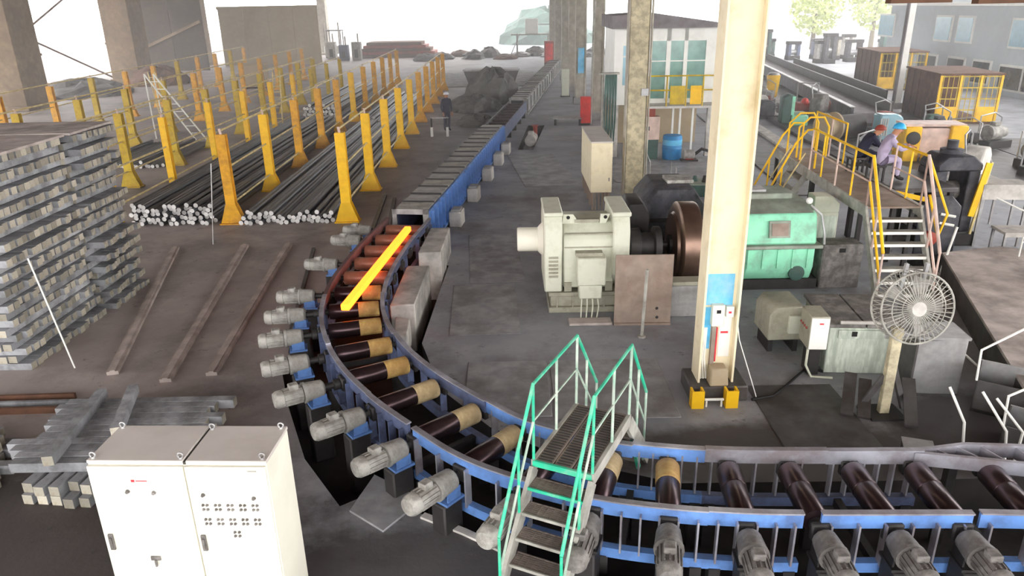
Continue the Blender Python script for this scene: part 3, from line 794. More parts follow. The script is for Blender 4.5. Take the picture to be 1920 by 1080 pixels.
MB().bx(-.95,.95,-.65,.65,1.7,1.8).build('lid', M['sheet'], o); MB().bx(-.8,-.6,-.5,.5,0,.1).bx(.6,.8,-.5,.5,0,.1).build('skids', M['rust'], o)

# ------------------------------------------------------------------ right side: the big cream column and its neighbours
c1 = thing('steel_column', 'tall cream I-section column with worn blue patches, yellow feet before it', 'column', (3.02,10.08,0))
for x in (-.265,.235): MB().bx(x,x+.03,-.2,.2,.25,11.95).build('flange', M['colcream'], c1)
MB().bx(-.235,.235,-.06,-.03,.25,11.95).build('web', M['colcream'], c1)
MB().bx(-.40,.46,-.34,.3,0,.25).build('base_block', M['darkplate'], c1, bev=.02)
MB().bx(-.20,.19,-.068,-.06,1.45,1.93).build('blue_patch', M['bluelt'], c1)
MB().bx(-.225,-.10,-.068,-.06,.75,1.42).build('white_patch', M['bluelt'], c1)
MB().bx(.03,.20,-.068,-.06,.62,1.40).build('white_patch', M['white'], c1)
o = MB().bx(-.12,.06,-.17,-.06,1.15,1.48).build('switch_box', M['cream'], c1, bev=.01)
MB().bx(-.06,0,-.18,-.17,1.36,1.41).build('switch', M['black'], o)
o = MB().bx(.09,.20,-.15,-.06,1.28,1.45).build('switch_box', M['white'], c1, bev=.01)
MB().bx(.12,.16,-.16,-.15,1.35,1.38).build('switch', M['redmark'], o)
MB().bx(-.09,-.03,-.12,-.06,.45,1.15).build('conduit', M['guard'], c1)
MB().bx(.05,.16,-.075,-.068,1.0,1.03).bx(-.02,0,-.10,-.068,.55,1.1).build('red_mark', M['redmark'], c1)
MB().prism([(-.12,-.34,.25),(.16,-.34,.25),(.14,-.30,.52),(-.10,-.30,.52)],(0,.22,0)).build('junction_box', M['sheet'], c1, bev=.02)
for k in range(3): MB().path([(-.20+.04*k,-.1,.27),(-.23+.03*k,-.1,.6),(-.2+.02*k,-.08,1.1)],.012,6).build('cable', M['white'], c1)
MB().path([(.27,-.05,1.3),(.33,-.1,.9),(.62,-.25,.02)],.008,6).build('cable', M['white'], c1)
MB().bx(.265,.32,-.02,.08,1.25,1.55).build('side_box', M['conc'], c1)
for k, x in enumerate((2.69, 3.19)):
    f = thing('yellow_stand', 'yellow steel foot bracket on the %s before the cream column base' % ('left','right')[k], 'bracket', (x,9.56,0), 0, 'feet before the cream column')
    MB().bx(-.09,.09,-.02,.0,0,.28).bx(-.09,-.06,0,.14,0,.28).bx(.06,.09,0,.14,0,.28).build('bracket', M['yellow'], f)
    MB().bx(-.06,.06,0,.12,0,.10).build('bracket_sole', M['dark'], f)
tag(MB().tube((2.80,9.60,.12),(3.08,9.60,.12),.02,n=6).tube((2.83,9.60,0),(2.83,9.60,.12),.015,n=6).tube((3.05,9.60,0),(3.05,9.60,.12),.015,n=6).build('pipe_rail', M['white']), 'short pale pipe between the two yellow feet', 'pipe')
# floor cable from the column to the white tank
tag(MB().path([(3.55,9.75,.02),(3.9,9.85,.02),(4.15,10.1,.02),(4.75,10.75,.02),(4.95,10.6,.02)],.022,6).build('floor_cable', M['black']), 'black cable snaking over the floor from the cream column', 'cable')

c2 = thing('steel_column', 'mottled column with peeling pale paint behind the beige cabinets', 'column', (3.68,21.95,0))
MB().bx(-.28,.28,-.2,.2,0,11.95).build('shaft', M['colpeel'], c2, bev=.03)
for x in (-.30,.28): MB().bx(x,x+.02,-.22,.22,.0,11.95).build('edge_strip', M['colgrey'], c2)
MB().tube((.36,-.1,0),(.36,-.1,11.9),.03,n=6).build('pipe', M['colgrey'], c2)
MB().bx(.1,.3,-.3,-.2,3.1,3.3).build('wall_bracket', M['steel'], c2)
for k, (x, y, w) in enumerate(((4.5,38.6,.55),(4.25,45.2,.62),(4.35,52,.55),(4.45,60,.6),(4.55,70,.6),(4.7,82,.6))):
    o = thing('hall_column', 'grey hall column, %s in the row receding beyond the mottled column' % ORD[k], 'column', (x,y,0), 0, 'receding grey hall columns')
    MB().bx(-w/2,w/2,-.3,.3,0,11.95).build('shaft', M['colgrey'], o, bev=.03)
    MB().bx(-w/2-.08,w/2+.08,-.38,.38,0,.4).build('footing', M['concd'], o)
    for s_ in (-1, 1): MB().bx(s_*w*.4-.03,s_*w*.4+.03,-.36,-.3,.4,11.9).build('flange', M['colgrey'], o)
# pipes and hoses hanging along that row
tag(MB().path([(4.05,37.2,0),(4.1,37.3,4),(4.3,38.0,7),(4.3,38.1,11.9)],.05,6).build('riser_pipe', M['stringer']), 'thin pale riser pipe beside the nearest grey hall column', 'pipe')
for k in range(4):
    tag(MB().path([(3.50+.1*k,27.4,3.2),(3.46+.1*k,27.35,1.8),(3.51+.1*k,27.3,.7),(3.55+.1*k,27.35,1.6),(3.56+.1*k,27.4,3.2)],.035,6).build('cable_loop', M['tealdark']), 'hanging green cable loop left of the control cabin, %s of four' % ORD[k], 'cable', 'cable loops by the cabin')
hb = thing('hose_rack', 'thin post with hooks holding the cable loops left of the cabin', 'rack', (3.42,27.6,0))
MB().tube((0,0,0),(0,0,3.3),.05,n=6).build('post', M['stringer'], hb); MB().bx(-.15,.55,-.25,0,3.2,3.26).build('hook_arm', M['stringer'], hb)

# beige cabinet row
for k in range(4):
    y = 20.82+k*.72
    o = thing('beige_cabinet', 'beige electrical cabinet, %s of the row before the mottled column' % ORD[k], 'cabinet', (2.6,y,0), 0, 'beige cabinet row')
    MB().bx(-.30,.30,.0,.70,.52,1.93).build('body', M['colcream'], o, bev=.008)
    MB().bx(-.31,.31,-.005,.705,1.93,1.97).build('top', M['creamtop'], o, bev=.006)
    for x in (-.26,.20):
        for yy in (.04,.6): MB().bx(x,x+.06,yy,yy+.06,0,.52).build('leg', M['guard'], o)
    d_ = MB().bx(-.28,.28,-.012,.0,1.26,1.90).build('door' if k == 0 else 'rear_panel', M['colcream'], o)
    d_ = MB().bx(-.28,.28,-.012,.0,.56,1.22).build('door' if k == 0 else 'rear_panel', M['colcream'], o)
    if k == 0:
        MB().bx(.20,.23,-.03,-.012,.85,.95).build('handle', M['motord'], d_)
        for q in range(4): MB().tube((-.15+.1*q,.1,0),(-.15+.1*q,.1,.52),.02,n=6).build('conduit', M['guard'], o)
o = thing('red_cabinet', 'red fire equipment box standing behind the beige cabinets', 'cabinet', (3.75,37.0,0))
MB().bx(-.24,.24,-.2,.2,.1,1.35).build('body', M['red'], o, bev=.02); MB().bx(-.2,.2,-.22,-.2,.2,1.25).build('door', M['red'], o, bev=.01); MB().bx(-.22,.22,-.18,.18,0,.1).build('plinth', M['dark'], o)
o = thing('green_post', 'pale green short post beside the far conveyor', 'post', (3.65,49,0))
MB().bx(-.24,.24,-.15,.15,.05,1.7).build('body', M['mgreen'], o, bev=.02); MB().bx(-.3,.3,-.2,.2,0,.05).build('foot', M['dark'], o)
o = thing('blue_panel', 'light blue tall narrow panel hung on the far hall column', 'panel', (4.25,44.6,0))  # plain narrow blue panel on a thin support
MB().bx(-.2,.15,-.06,.0,1.8,3.2).build('sheet', M['bluelt'], o); MB().bx(-.05,.0,-.0,.05,0,3.2).build('support', M['colgrey'], o)
o = thing('floor_bench', 'low grey steel bench on the walkway before the grey columns', 'bench', (2.9,37.2,0), R(-5))
MB().bx(-.7,.7,-.4,.4,.30,.36).build('top', M['concd'], o); 
for x in (-.6,.6): MB().bx(x-.05,x+.05,-.35,.35,0,.3).build('leg', M['dark'], o)

# ------------------------------------------------------------------ big pale motor, guard plate, flywheel
mo = thing('drive_motor', 'big pale green-grey drive motor with round tacho on its left end', 'motor', (0,13.3,0))
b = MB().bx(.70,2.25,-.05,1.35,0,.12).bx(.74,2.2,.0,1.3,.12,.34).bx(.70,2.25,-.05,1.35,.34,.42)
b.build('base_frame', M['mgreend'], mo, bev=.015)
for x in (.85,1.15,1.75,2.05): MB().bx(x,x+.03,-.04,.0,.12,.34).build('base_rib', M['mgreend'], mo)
MB().prism([(.98,0,.5),(.98,0,1.45),(.98,.25,1.74),(.98,1.05,1.74),(.98,1.3,1.45),(.98,1.3,.5)],(.95,0,0)).build('stator_housing', M['mgreen'], mo, bev=.03)
for z in (1.30,1.56): MB().bx(1.0,1.92,-.02,.02,z,z+.025).build('housing_seam', M['mgreend'], mo)
e = MB().prism([(.62,-.06,.44),(.62,-.06,1.62),(.62,.08,1.92),(.62,1.2,1.92),(.62,1.34,1.62),(.62,1.34,.44)],(.34,0,0)).build('end_bell', M['mgreen'], mo, bev=.025)
MB().bx(.61,.97,.02,1.26,1.90,1.98).build('bell_cap', M['mgreen'], e, bev=.02)
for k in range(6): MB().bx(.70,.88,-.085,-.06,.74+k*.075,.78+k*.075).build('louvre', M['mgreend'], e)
e = MB().prism([(1.90,-.06,.75),(1.90,-.06,1.62),(1.90,.08,1.90),(1.90,1.2,1.90),(1.90,1.34,1.62),(1.90,1.34,.44),(1.90,.3,.44)],(.32,0,0)).build('end_bell', M['mgreen'], mo, bev=.025)
MB().bx(1.88,2.24,.0,1.28,1.88,1.97).build('bell_cap', M['mgreen'], e, bev=.02)
MB().lathe((.62,.62,1.30),(-1,0,0),[(0,.34),(.08,.26),(.10,.235),(.47,.235),(.50,.22)],24).build('tacho_drum', M['cream'], mo)
for x, s_ in ((1.08,1),(1.78,-1)):
    b = MB().prism([(x-.11,.2,1.72),(x+.11+.1*s_,.2,1.72),(x+.09,.2,1.90),(x-.09,.2,1.90)],(0,.06,0)); o = b.build('lifting_lug', M['mgreen'], mo)
    MB().lathe((x,.195,1.84),(0,-1,0),[(0,.035),(.006,.035)],10).build('lug_hole', M['black'], o)
MB().bx(1.2,1.66,.18,.28,1.74,1.80).build('lug_bar', M['mgreend'], mo)
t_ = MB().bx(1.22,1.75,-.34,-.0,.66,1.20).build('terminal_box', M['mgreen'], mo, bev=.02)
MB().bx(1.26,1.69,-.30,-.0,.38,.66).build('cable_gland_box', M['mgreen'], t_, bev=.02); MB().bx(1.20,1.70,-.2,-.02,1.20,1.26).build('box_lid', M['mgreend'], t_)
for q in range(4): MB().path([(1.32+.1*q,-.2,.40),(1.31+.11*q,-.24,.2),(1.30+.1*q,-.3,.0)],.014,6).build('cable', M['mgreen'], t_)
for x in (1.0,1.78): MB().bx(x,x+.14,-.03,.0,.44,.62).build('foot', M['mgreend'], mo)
tag(MB().bx(1.05,1.85,12.62,12.9,0,.05).build('floor_box', M['slab'], bev=.01), 'low brown floor box before the drive motor', 'box')

gp = thing('guard_plate', 'tan sheet steel guard standing before the coupling', 'guard', (2.40,12.66,0), R(-1))
MB().bx(-.52,.52,-.02,.0,.0,1.36).build('sheet', M['guard'], gp); MB().bx(-.52,.52,-.06,.0,0,.04).bx(-.52,-.48,0,.03,0,1.34).bx(.48,.52,0,.03,0,1.34).build('frame', M['guard'], gp)
MB().bar((.4,0,.9),(.4,.22,.02),.03,.03).bar((-.4,0,.9),(-.4,.22,.02),.03,.03).build('prop', M['guard'], gp)
for x, z in ((.26,.32),(.27,.14)): MB().lathe((x,-.02,z),(0,-1,0),[(0,.03),(.01,.02)],8).build('bolt', M['dark'], gp)
tag(MB().tube((2.30,12.08,0),(2.345,12.10,1.27),.028,n=8).lathe((2.30,12.08,0),(0,0,1),[(0,.07),(.03,.07),(.04,.035)],10).build('standing_rod', M['stringer']), 'thin grey rod standing before the tan guard plate', 'rod')
fb = thing('bearing_foundation', 'grey concrete foundation block under the flywheel', 'foundation', (3.0,12.95,0))
MB().bx(-.65,.85,.0,.36,0,.62).build('block', M['concd'], fb, bev=.02); MB().bx(-.65,.12,.37,2.6,0,.6).build('block', M['concd'], fb, bev=.02); MB().bx(.0,.85,.02,.34,.62,.70).build('sole_plate', M['mgreend'], fb, bev=.01)
fw = thing('flywheel', 'large brown polished flywheel between the motor and the cream column', 'wheel', (3.22,14.3,1.02+.5))
prof = [(0,.30),(.0,.62),(.05,.66),(.06,.80),(.10,.86),(.42,.86),(.46,.84),(.47,.68),(.40,.62),(.40,.2)]
fw.location.z = 1.02
MB().lathe((0,0,0),(1,0,0),prof,40).build('rim', M['wheel'], fw)
MB().lathe((-.08,0,0),(1,0,0),[(0,.12),(.02,.2),(.6,.2)],20).build('hub', M['dark'], fw)
MB().lathe((-.30,0,0),(1,0,0),[(0,.07),(.9,.07)],12).build('axle', M['dark'], fw)
cp = thing('gear_coupling', 'dark oily coupling and housing between motor and flywheel', 'coupling', (2.28,13.9,0))
MB().lathe((.0,.1,1.1),(1,0,0),[(0,.16),(.04,.34),(.24,.36),(.26,.26),(.5,.26),(.52,.38),(.64,.38)],20).build('coupling_drum', M['dark'], cp)
MB().bx(.0,.62,-.25,1.4,.62,.95).build('cradle', M['dark'], cp, bev=.03)
MB().prism([(.05,.9,.62),(.60,.9,.62),(.60,.9,1.5),(.45,.9,1.75),(.15,.9,1.75),(.05,.9,1.5)],(0,.9,0)).build('gear_housing', M['dark'], cp, bev=.03)
gh = thing('gear_reducer', 'dark green gear reducer behind the flywheel', 'gearbox', (3.9,16.2,0))
MB().prism([(-.9,0,0),(.45,0,0),(.45,0,1.35),(.2,0,1.7),(-.6,0,1.7),(-.9,0,1.35)],(0,1.6,0)).build('housing', M['water'], gh, bev=.03)
MB().bx(-1.0,.5,-.08,1.7,.95,1.03).build('flange', M['dark'], gh, bev=.01)
for k in range(5): MB().tube((-.7+k*.25,.1,1.03),(-.7+k*.25,.1,1.1),.03,n=6).build('bolt', M['steel'], gh)
MB().bx(-.3,.3,.5,1.1,1.7,1.78).build('inspection_cover', M['motor'], gh, bev=.01)

# ------------------------------------------------------------------ mint green machine
gm = thing('pinion_stand', 'mint green machine casing with a square brown hatch', 'machine', (5.42,14.2,0))
def xprof(p, x0, x1): return [(x0, y, z) for y, z in p], (x1-x0, 0, 0)
p, v = xprof([(.12,.22),(.0,.5),(.0,.92),(1.9,.92),(1.9,.22)], -.68, .70); lo_ = MB().prism(p, v).build('lower_casing', M['mint'], gm, bev=.03)
MB().bx(-.8,.82,-.08,1.95,.92,.99).build('flange', M['mintdust'], gm, bev=.01)
p, v = xprof([(.02,.99),(.10,1.35),(.16,1.55),(.22,1.60),(1.8,1.60),(1.8,.99)], -.80, .72); up_ = MB().prism(p, v).build('upper_casing', M['mint'], gm, bev=.03)
p, v = xprof([(.14,1.60),(.75,1.74),(1.7,1.74),(1.8,1.60)], -.84, .66); MB().prism(p, v).build('top_cover', M['mintdust'], gm, bev=.02)
MB().bx(-.84,.40,.75,1.5,1.74,1.86).build('cap', M['mintdust'], gm, bev=.02); MB().bx(-.5,-.1,.9,1.3,1.86,1.92).build('breather_plate', M['steel'], gm, bev=.01)
q_ = Matrix.Rotation(R(-12),3,'X')
MB().box((-.05,.045,1.30),(.42,.05,.34),rot=q_).build('hatch_frame', M['mintdust'], up_); MB().box((-.05,.03,1.30),(.33,.05,.25),rot=q_).build('hatch', M['guard'], up_)
MB().lathe((.38,.06,.38),(0,-1,0),[(0,.16),(.06,.16),(.08,.12)],18).build('shaft_cover', M['tealdark'], lo_)
for k in range(5): MB().bx(-.66+k*.3,-.62+k*.3,-.03,.02,.5,.9).build('rib', M['mint'], lo_)
MB().path([(.62,.3,1.72),(.80,.15,1.55),(.86,.05,1.2),(.84,-.05,1.0)],.025,6).build('oil_pipe', M['steel'], gm)
MB().sphere((.60,.35,1.80),.07,10,6).build('oil_cup', M['white'], gm)
MB().bx(-.85,.85,.1,2.0,0,.22).build('bed', M['dark'], gm)
gs = thing('grey_housing', 'dark grey steel housing between the cream column and mint machine', 'housing', (4.15,14.3,0))
MB().prism([(-.3,0,0),(.42,0,0),(.42,0,1.15),(.30,0,1.25),(-.3,0,1.25)],(0,1.0,0)).build('shell', M['darkplate'], gs, bev=.02); MB().bx(-.3,.42,-.02,0,.1,.14).build('lip', M['steel'], gs)
gb = thing('grey_cabinet', 'plain grey steel box right of the mint machine', 'box', (6.73,14.3,0))
MB().bx(-.41,.41,0,.5,0,.94).build('body', M['motord'], gb, bev=.015); MB().bx(-.39,.39,-.012,0,.05,.90).build('door', M['motord'], gb); MB().bx(-.08,.04,-.03,-.012,.78,.86).build('handle', M['black'], gb)
wb = thing('white_green_box', 'small pale green junction cabinet under the footbridge', 'box', (6.85,15.6,0))
MB().bx(-.28,.28,0,.4,.55,1.25).build('body', M['mgreen'], wb, bev=.02); MB().bx(-.24,.24,-.015,0,.62,1.18).build('door', M['boxwhite'], wb)
p = [(-.28,0,1.25),(.28,0,1.25),(.28,0,1.45),(.1,0,1.62),(-.28,0,1.62)]; MB().prism(p,(0,.4,0)).build('hood', M['mgreen'], wb, bev=.015)
for x in (-.25,.2): MB().bx(x,x+.05,.05,.35,0,.55).build('leg', M['dark'], wb)

# ------------------------------------------------------------------ white-green tank with control boxes
wt = thing('oil_tank', 'pale stained green-white oil tank with grey lid left of the fan', 'tank', (5.45,10.55,0), R(-5))
MB().bx(-.50,.62,.0,1.25,.0,.80).build('tank_body', M['boxwhite'], wt, bev=.015)
MB().bx(-.54,.03,-.04,1.30,.80,.86).build('lid', M['motord'], wt, bev=.008); MB().bx(.05,.66,-.04,1.30,.80,.86).build('lid', M['motord'], wt, bev=.008)
MB().bx(-.36,.42,-.03,.0,.62,.76).build('front_strip', M['boxwhite'], wt, bev=.006); MB().bx(-.16,-.08,-.04,-.03,.66,.74).build('catch', M['black'], wt)
MB().tube((-.35,-.0,.88),(.5,-.0,.88),.03,n=8).build('pipe', M['conc'], wt)
wk = thing('side_tank', 'small beige side tank behind the white control box', 'tank', (4.62,11.3,0))
MB().prism([(-.35,0,.25),(.22,0,.25),(.22,0,.85),(-.25,0,.85),(-.35,0,.7)],(0,.75,0)).build('body', M['mgreend'], wk, bev=.02); MB().bx(-.05,.15,-.08,0,.4,.72).build('hatch', M['mgreen'], wk, bev=.01)
for x in (-.3,.12): MB().bx(x,x+.08,.1,.65,0,.25).build('leg', M['dark'], wk)
cbx = thing('control_box', 'white and beige small control box on a post left of the tank', 'box', (4.72,10.5,0), R(-4))
MB().bx(-.13,.16,-.06,.42,.48,1.04).build('case', M['mgreend'], cbx, bev=.012); MB().bx(-.12,.15,-.075,-.06,.5,1.02).build('front_panel', M['white'], cbx); MB().bx(.0,.06,-.085,-.075,.92,.94).build('red_mark', M['redmark'], cbx)
for k in range(4): MB().lathe((-.13,.08+.09*k,.80),(-1,0,0),[(0,.022),(.02,.018)],8).build('button', M['redrust'], cbx)
MB().bx(-.05,.12,.05,.35,0,.48).build('pedestal', M['dark'], cbx); MB().path([(-.1,.0,.48),(-.11,-.02,.2),(-.02,-.06,.02),(.3,-.1,.02)],.02,6).build('cable', M['mgreen'], cbx)

# ------------------------------------------------------------------ pedestal fan
fan = thing('pedestal_fan', 'big round industrial fan with wire guard on a rusty white post', 'fan', (5.30,9.32,0))
MB().bx(-.07,.07,-.05,.05,0,1.35).build('post', M['colpeel'], fan, bev=.006)
MB().bx(-.25,.25,-.22,.22,0,.03).build('foot_plate', M['dark'], fan)
MB().bar((.05,.02,.75),(.34,.1,.03),.05,.08).build('stay', M['darkplate'], fan); MB().bar((-.05,.02,.6),(-.30,.1,.03),.05,.08).build('stay', M['darkplate'], fan)
FC = V(.14,0,1.66); FR = .49
tl = Matrix.Rotation(R(-10),3,'X')
def fp(r, a, y): return FC + tl @ Vector((r*math.cos(a), y, r*math.sin(a)))
b = MB()
for y in (-.14,.14): b.path([fp(FR,2*math.pi*k/36,y) for k in range(37)],.014,6)
for r_ in (.22,.36): b.path([fp(r_,2*math.pi*k/30,-.17) for k in range(31)],.007,5)
b.build('guard_ring', M['stringer'], fan)
b = MB()
for k in range(44):
    a = 2*math.pi*k/44
    b.path([fp(.10,a,-.19),fp(.30,a,-.18),fp(FR,a,-.14),fp(FR,a,.14),fp(.15,a,.18)],.0065,4)
b.build('guard_wires', M['stringer'], fan)
MB().lathe(fp(0,0,-.20), tl @ Vector((0,1,0)), [(0,.05),(.01,.10),(.05,.11),(.07,.09),(.16,.09)],18).build('hub_motor', M['conc'], fan)
b = MB()
for k in range(5):
    a = 2*math.pi*k/5; b.prism([fp(.08,a-.3,-.02),fp(.42,a-.22,-.06),fp(.42,a+.25,.06),fp(.08,a+.3,.03)], tl @ Vector((0,.012,0)))
b.build('blades', M['motor'], fan)
for x in (-.12,.16):
    MB().bar(FC+V(x-.06,.17,-.55), FC+V(x+.06,.2,.55), .045, .05).build('support_bar', M['steel'], fan)
MB().bx(-.1,.30,.0,.22,1.22,1.30).build('yoke', M['steel'], fan)
gx = thing('grey_bin', 'upright grey steel bin behind the fan post', 'bin', (6.30,9.85,0), R(-6))
MB().prism([(-.34,0,0),(.36,0,0),(.36,0,.92),(-.34,0,.86)],(0,.55,0)).build('shell', M['steel'], gx, bev=.01); MB().bx(-.36,-.33,-.02,.57,.0,.9).build('side_panel', M['darkplate'], gx)
MB().bx(-.36,.38,-.03,.58,.90,.94).build('rim', M['steel'], gx)
for k, (a, c) in enumerate((((4.75,9.25,.03),(5.05,9.9,.35)),((4.95,9.15,.03),(5.2,9.75,.32)),((5.5,8.9,.03),(5.75,9.6,.4)))):
    tag(MB().bar(a, c, .17, .04).build('steel_flat', M['darkplate']), 'dark steel flat leaning on the floor by the fan post, %s from the left' % ORD[k], 'plate', 'steel flats by the fan')
tag(MB().path([(6.4,10.2,.9),(6.8,10.0,.55),(7.1,9.6,.25),(7.3,9.3,.02)],.016,6).build('hose', M['stringer']), 'thin pale hose running down from the grey bin', 'hose')

# ------------------------------------------------------------------ footbridge with stairs on the right
br = thing('footbridge', 'steel footbridge with yellow and pink handrails and stairs towards the viewer', 'footbridge', (7.1,14.35,0), -.05)
for k in range(6): MB().bx(.0,1.05,.02+k*1.08,1.06+k*1.08,1.66,1.70).build('deck_plate', M['guard'], br, bev=.006)
for x in (-.03,1.05): MB().bx(x,x+.05,0,6.5,1.50,1.72).build('side_beam', M['stringer'], br)
for y in (.3,3.2,6.2):
    for x in (0,1.02): MB().bx(x,x+.08,y,y+.08,0,1.55).build('support_leg', M['dark'], br)
NT = 8
for k in range(1, NT):
    z = 1.70-k*.212; y = -k*.135
    b = MB().bx(.02,1.03,y-.06,y+.14,z-.03,z); o = b.build('tread', M['stringer'], br, bev=.004)
    MB().bx(.02,1.03,y-.07,y-.05,z-.05,z+.005).build('nosing', M['white'], o)
for x in (-.02,1.05): MB().bar((x,.02,1.62),(x,-1.12,.03),.05,.16).build('stringer', M['stringer'], br)
def rail(pts, m, r=.026): MB().path(pts, r, 7).build('handrail', M[m], br)
def bal(p, h, m='pink', r=.02): MB().tube(p, V(*p)+V(0,0,h), r, n=6).build('baluster', M[m], br)
for x, mm in ((0,'yellow'),(1.05,'pink')):
    rail([(x,.05,2.72),(x,-.45,1.95),(x,-1.0,1.05)], mm, .032); rail([(x,.05,2.2),(x,-1.0,.55)], 'yellow' if x == 0 else 'pink')
    bal((x,.05,1.7),1.02); bal((x,-.5,.9),.98); bal((x,-1.0,.1),.95)
rail([(1.05,.05,2.72),(1.58,-.02,1.55),(1.42,-.12,1.1),(1.05,-.25,2.0)], 'yellow')
for x in (0,1.05):
    ys = (.05,.9,1.8,2.7,3.5) if x == 0 else (.05,.7,1.4,4.2,5.2,6.4)
    for i, y in enumerate(ys): bal((x,y,1.7),1.0, 'pink' if i % 2 == 0 else 'yellow')
    for a, c in zip(ys, ys[1:]):
        if x and a == 1.4: continue
        rail([(x,a,2.7),(x,c,2.7)], 'yellow'); rail([(x,a,2.2),(x,c,2.2)], 'pink', .018)
# yellow hoop rails of the side steps at the far left of the bridge
for y in (3.6,4.7):
    rail([(-.95,y,.1),(-.95,y,1.05),(-.35,y,2.35),(-.1,y,2.66),(.15,y,2.66),(.15,y,1.72)], 'yellow')
    rail([(-.62,y,1.0),(-.62,y,1.72)], 'yellow', .022); rail([(-.95,y,.5),(-.1,y,2.1)], 'pipe', .018)
for k in range(5): MB().bx(-.95+k*.19,-.72+k*.19,3.62,4.68,.25+k*.29,.28+k*.29).build('side_tread', M['stringer'], br)
for y in (3.58,4.68): MB().bar((-.95,y,.1),(.0,y,1.6),.04,.14).build('stringer', M['stringer'], br)
for y in (5.0,5.8): rail([(.15,y,1.72),(.15,y,2.5),(.4,y,2.75),(.75,y,2.75),(.9,y,2.5),(.9,y,1.72)], 'yellow')
wp = thing('work_platform', 'dark steel work platform right of the footbridge where men sit', 'platform', (8.36,15.8,0))
MB().bx(0,1.4,0,2.4,1.60,1.70).build('deck', M['darkplate'], wp, bev=.01)
for x in (.05,1.25):
    for y in (.05,2.05): MB().bx(x,x+.1,y,y+.1,0,1.6).build('leg', M['dark'], wp)
MB().bar((.02,-.03,1.62),(.75,-.03,1.45),.05,.10).build('yellow_edge', M['yellow'], wp)

# ------------------------------------------------------------------ people
def person(name, label, loc, rz, J, body_m, helmet_m, scale=1., skin_hands=True):
    t_ = thing(name, label, 'person', loc, rz)
    names = list(J); vs = [V(*J[n][0])*scale for n in names]; ix = {n: i for i, n in enumerate(names)}
    E_ = [('pelvis','belly'),('belly','chest'),('chest','neck'),('neck','head'),('head','crown')]
    for s_ in 'lr':
        E_ += [('pelvis','hip'+s_),('hip'+s_,'knee'+s_),('knee'+s_,'ankle'+s_),('ankle'+s_,'toe'+s_),('chest','sho'+s_),('sho'+s_,'elb'+s_),('elb'+s_,'wri'+s_),('wri'+s_,'hand'+s_)]
    me = bpy.data.meshes.new('body'); me.from_pydata(vs, [(ix[a], ix[c]) for a, c in E_], []); 
    o = bpy.data.objects.new('body', me); COL.objects.link(o)
    sk = o.modifiers.new('skin', 'SKIN'); sk.use_smooth_shade = True
    for i, n in enumerate(names):
        r_ = J[n][1]*scale; d_ = me.skin_vertices[0].data[i]; d_.radius = (r_, r_); d_.use_root = (n == 'pelvis')
    ss = o.modifiers.new('sub', 'SUBSURF'); ss.levels = 2; ss.render_levels = 2
    dg = bpy.context.evaluated_depsgraph_get(); dg.update()
    nm = bpy.data.meshes.new_from_object(o.evaluated_get(dg)); bpy.data.objects.remove(o)
    nm.name = 'body'
    for m_ in (body_m, 'skin', 'boot'): nm.materials.append(M[m_])
    hd = V(*J['head'][0])*scale
    for p in nm.polygons:
        c_ = p.center; k = 0
        if (c_-hd).length < .14*scale and c_.z > hd.z-.10*scale: k = 1
        for s_ in 'lr':
            if (c_-V(*J['hand'+s_][0])*scale).length < .085*scale: k = 1
            if (c_-V(*J['toe'+s_][0])*scale).length < .17*scale or (c_-V(*J['ankle'+s_][0])*scale).length < .07*scale: k = 2
        p.material_index = k; p.use_smooth = True
    inst('body', nm, t_)
    # fingers
    for s_ in 'lr':
        h = V(*J['hand'+s_][0])*scale; w = V(*J['wri'+s_][0])*scale; d_ = (h-w).normalized(); sd = d_.cross(V(0,0,1)).normalized()
        b = MB()
        for q, (off_, L) in enumerate(((-.03,.07),(-.01,.085),(.01,.08),(.03,.065))):
            a_ = h+sd*off_*scale+d_*.01; b.path([a_, a_+d_*L*.5*scale, a_+d_*L*.8*scale-V(0,0,.03)*scale], .009*scale, 6)
        b.path([w+d_*.03-sd*.03*scale, w+d_*.06*scale-sd*.06*scale, w+d_*.10*scale-sd*.055*scale], .010*scale, 6)
        b.build('fingers', M['skin'], t_)
    cr = V(*J['crown'][0])*scale; up = (cr-hd).normalized()
    hm = MB(); c_ = hd+up*.055*scale
    hm.sphere(c_, .125*scale, 16, 6, sc=(1.12,.98,1), lo=-2, hi=90); hm.lathe(c_-V(0,0,.004), (0,0,1), [(0,.15*scale),(.012*scale,.14*scale)], 18)
    hm.build('helmet', M[helmet_m], t_)
    f = (hd-up*.01*scale)+V(.105*scale,0,0)
    MB().sphere(f, .02*scale, 8, 5, sc=(1,.7,1.2)).build('nose', M['skin'], t_)
    for q in (-.035,.035): MB().sphere(f+V(-.015*scale,q*scale,.035*scale), .012*scale, 8, 5).build('eye', M['boot'], t_)
    MB().bx(f.x-.014*scale,f.x-.004*scale,-.022*scale,.022*scale,f.z-.05*scale,f.z-.042*scale).build('mouth', M['redrust'], t_)
    return t_
def JJ(pelvis, chest, neck, head, crown, knees, ankles, elbows, wrists, hands, shw=.19, hip=.09):
    d = {'pelvis':(pelvis,.14),'belly':(tuple((V(*pelvis)*.5+V(*chest)*.5)),.135),'chest':(chest,.15),'neck':(neck,.062),'head':(head,.095),'crown':(crown,.075)}
    for s_, g in (('l',1),('r',-1)):
        f = lambda p: (p[0], p[1]*g, p[2])
        d['hip'+s_] = ((pelvis[0]+.02, hip*g, pelvis[2]-.03), .10)
        d['knee'+s_] = (f(knees if g > 0 else knees), .07); d['ankle'+s_] = (f(ankles), .05)
        d['toe'+s_] = ((ankles[0]+.17, ankles[1]*g, ankles[2]-.045), .04)
        d['sho'+s_] = ((chest[0]+.02, shw*g, chest[2]+.08), .075); d['elb'+s_] = (f(elbows), .052); d['wri'+s_] = (f(wrists), .036); d['hand'+s_] = (f(hands), .04)
    return d
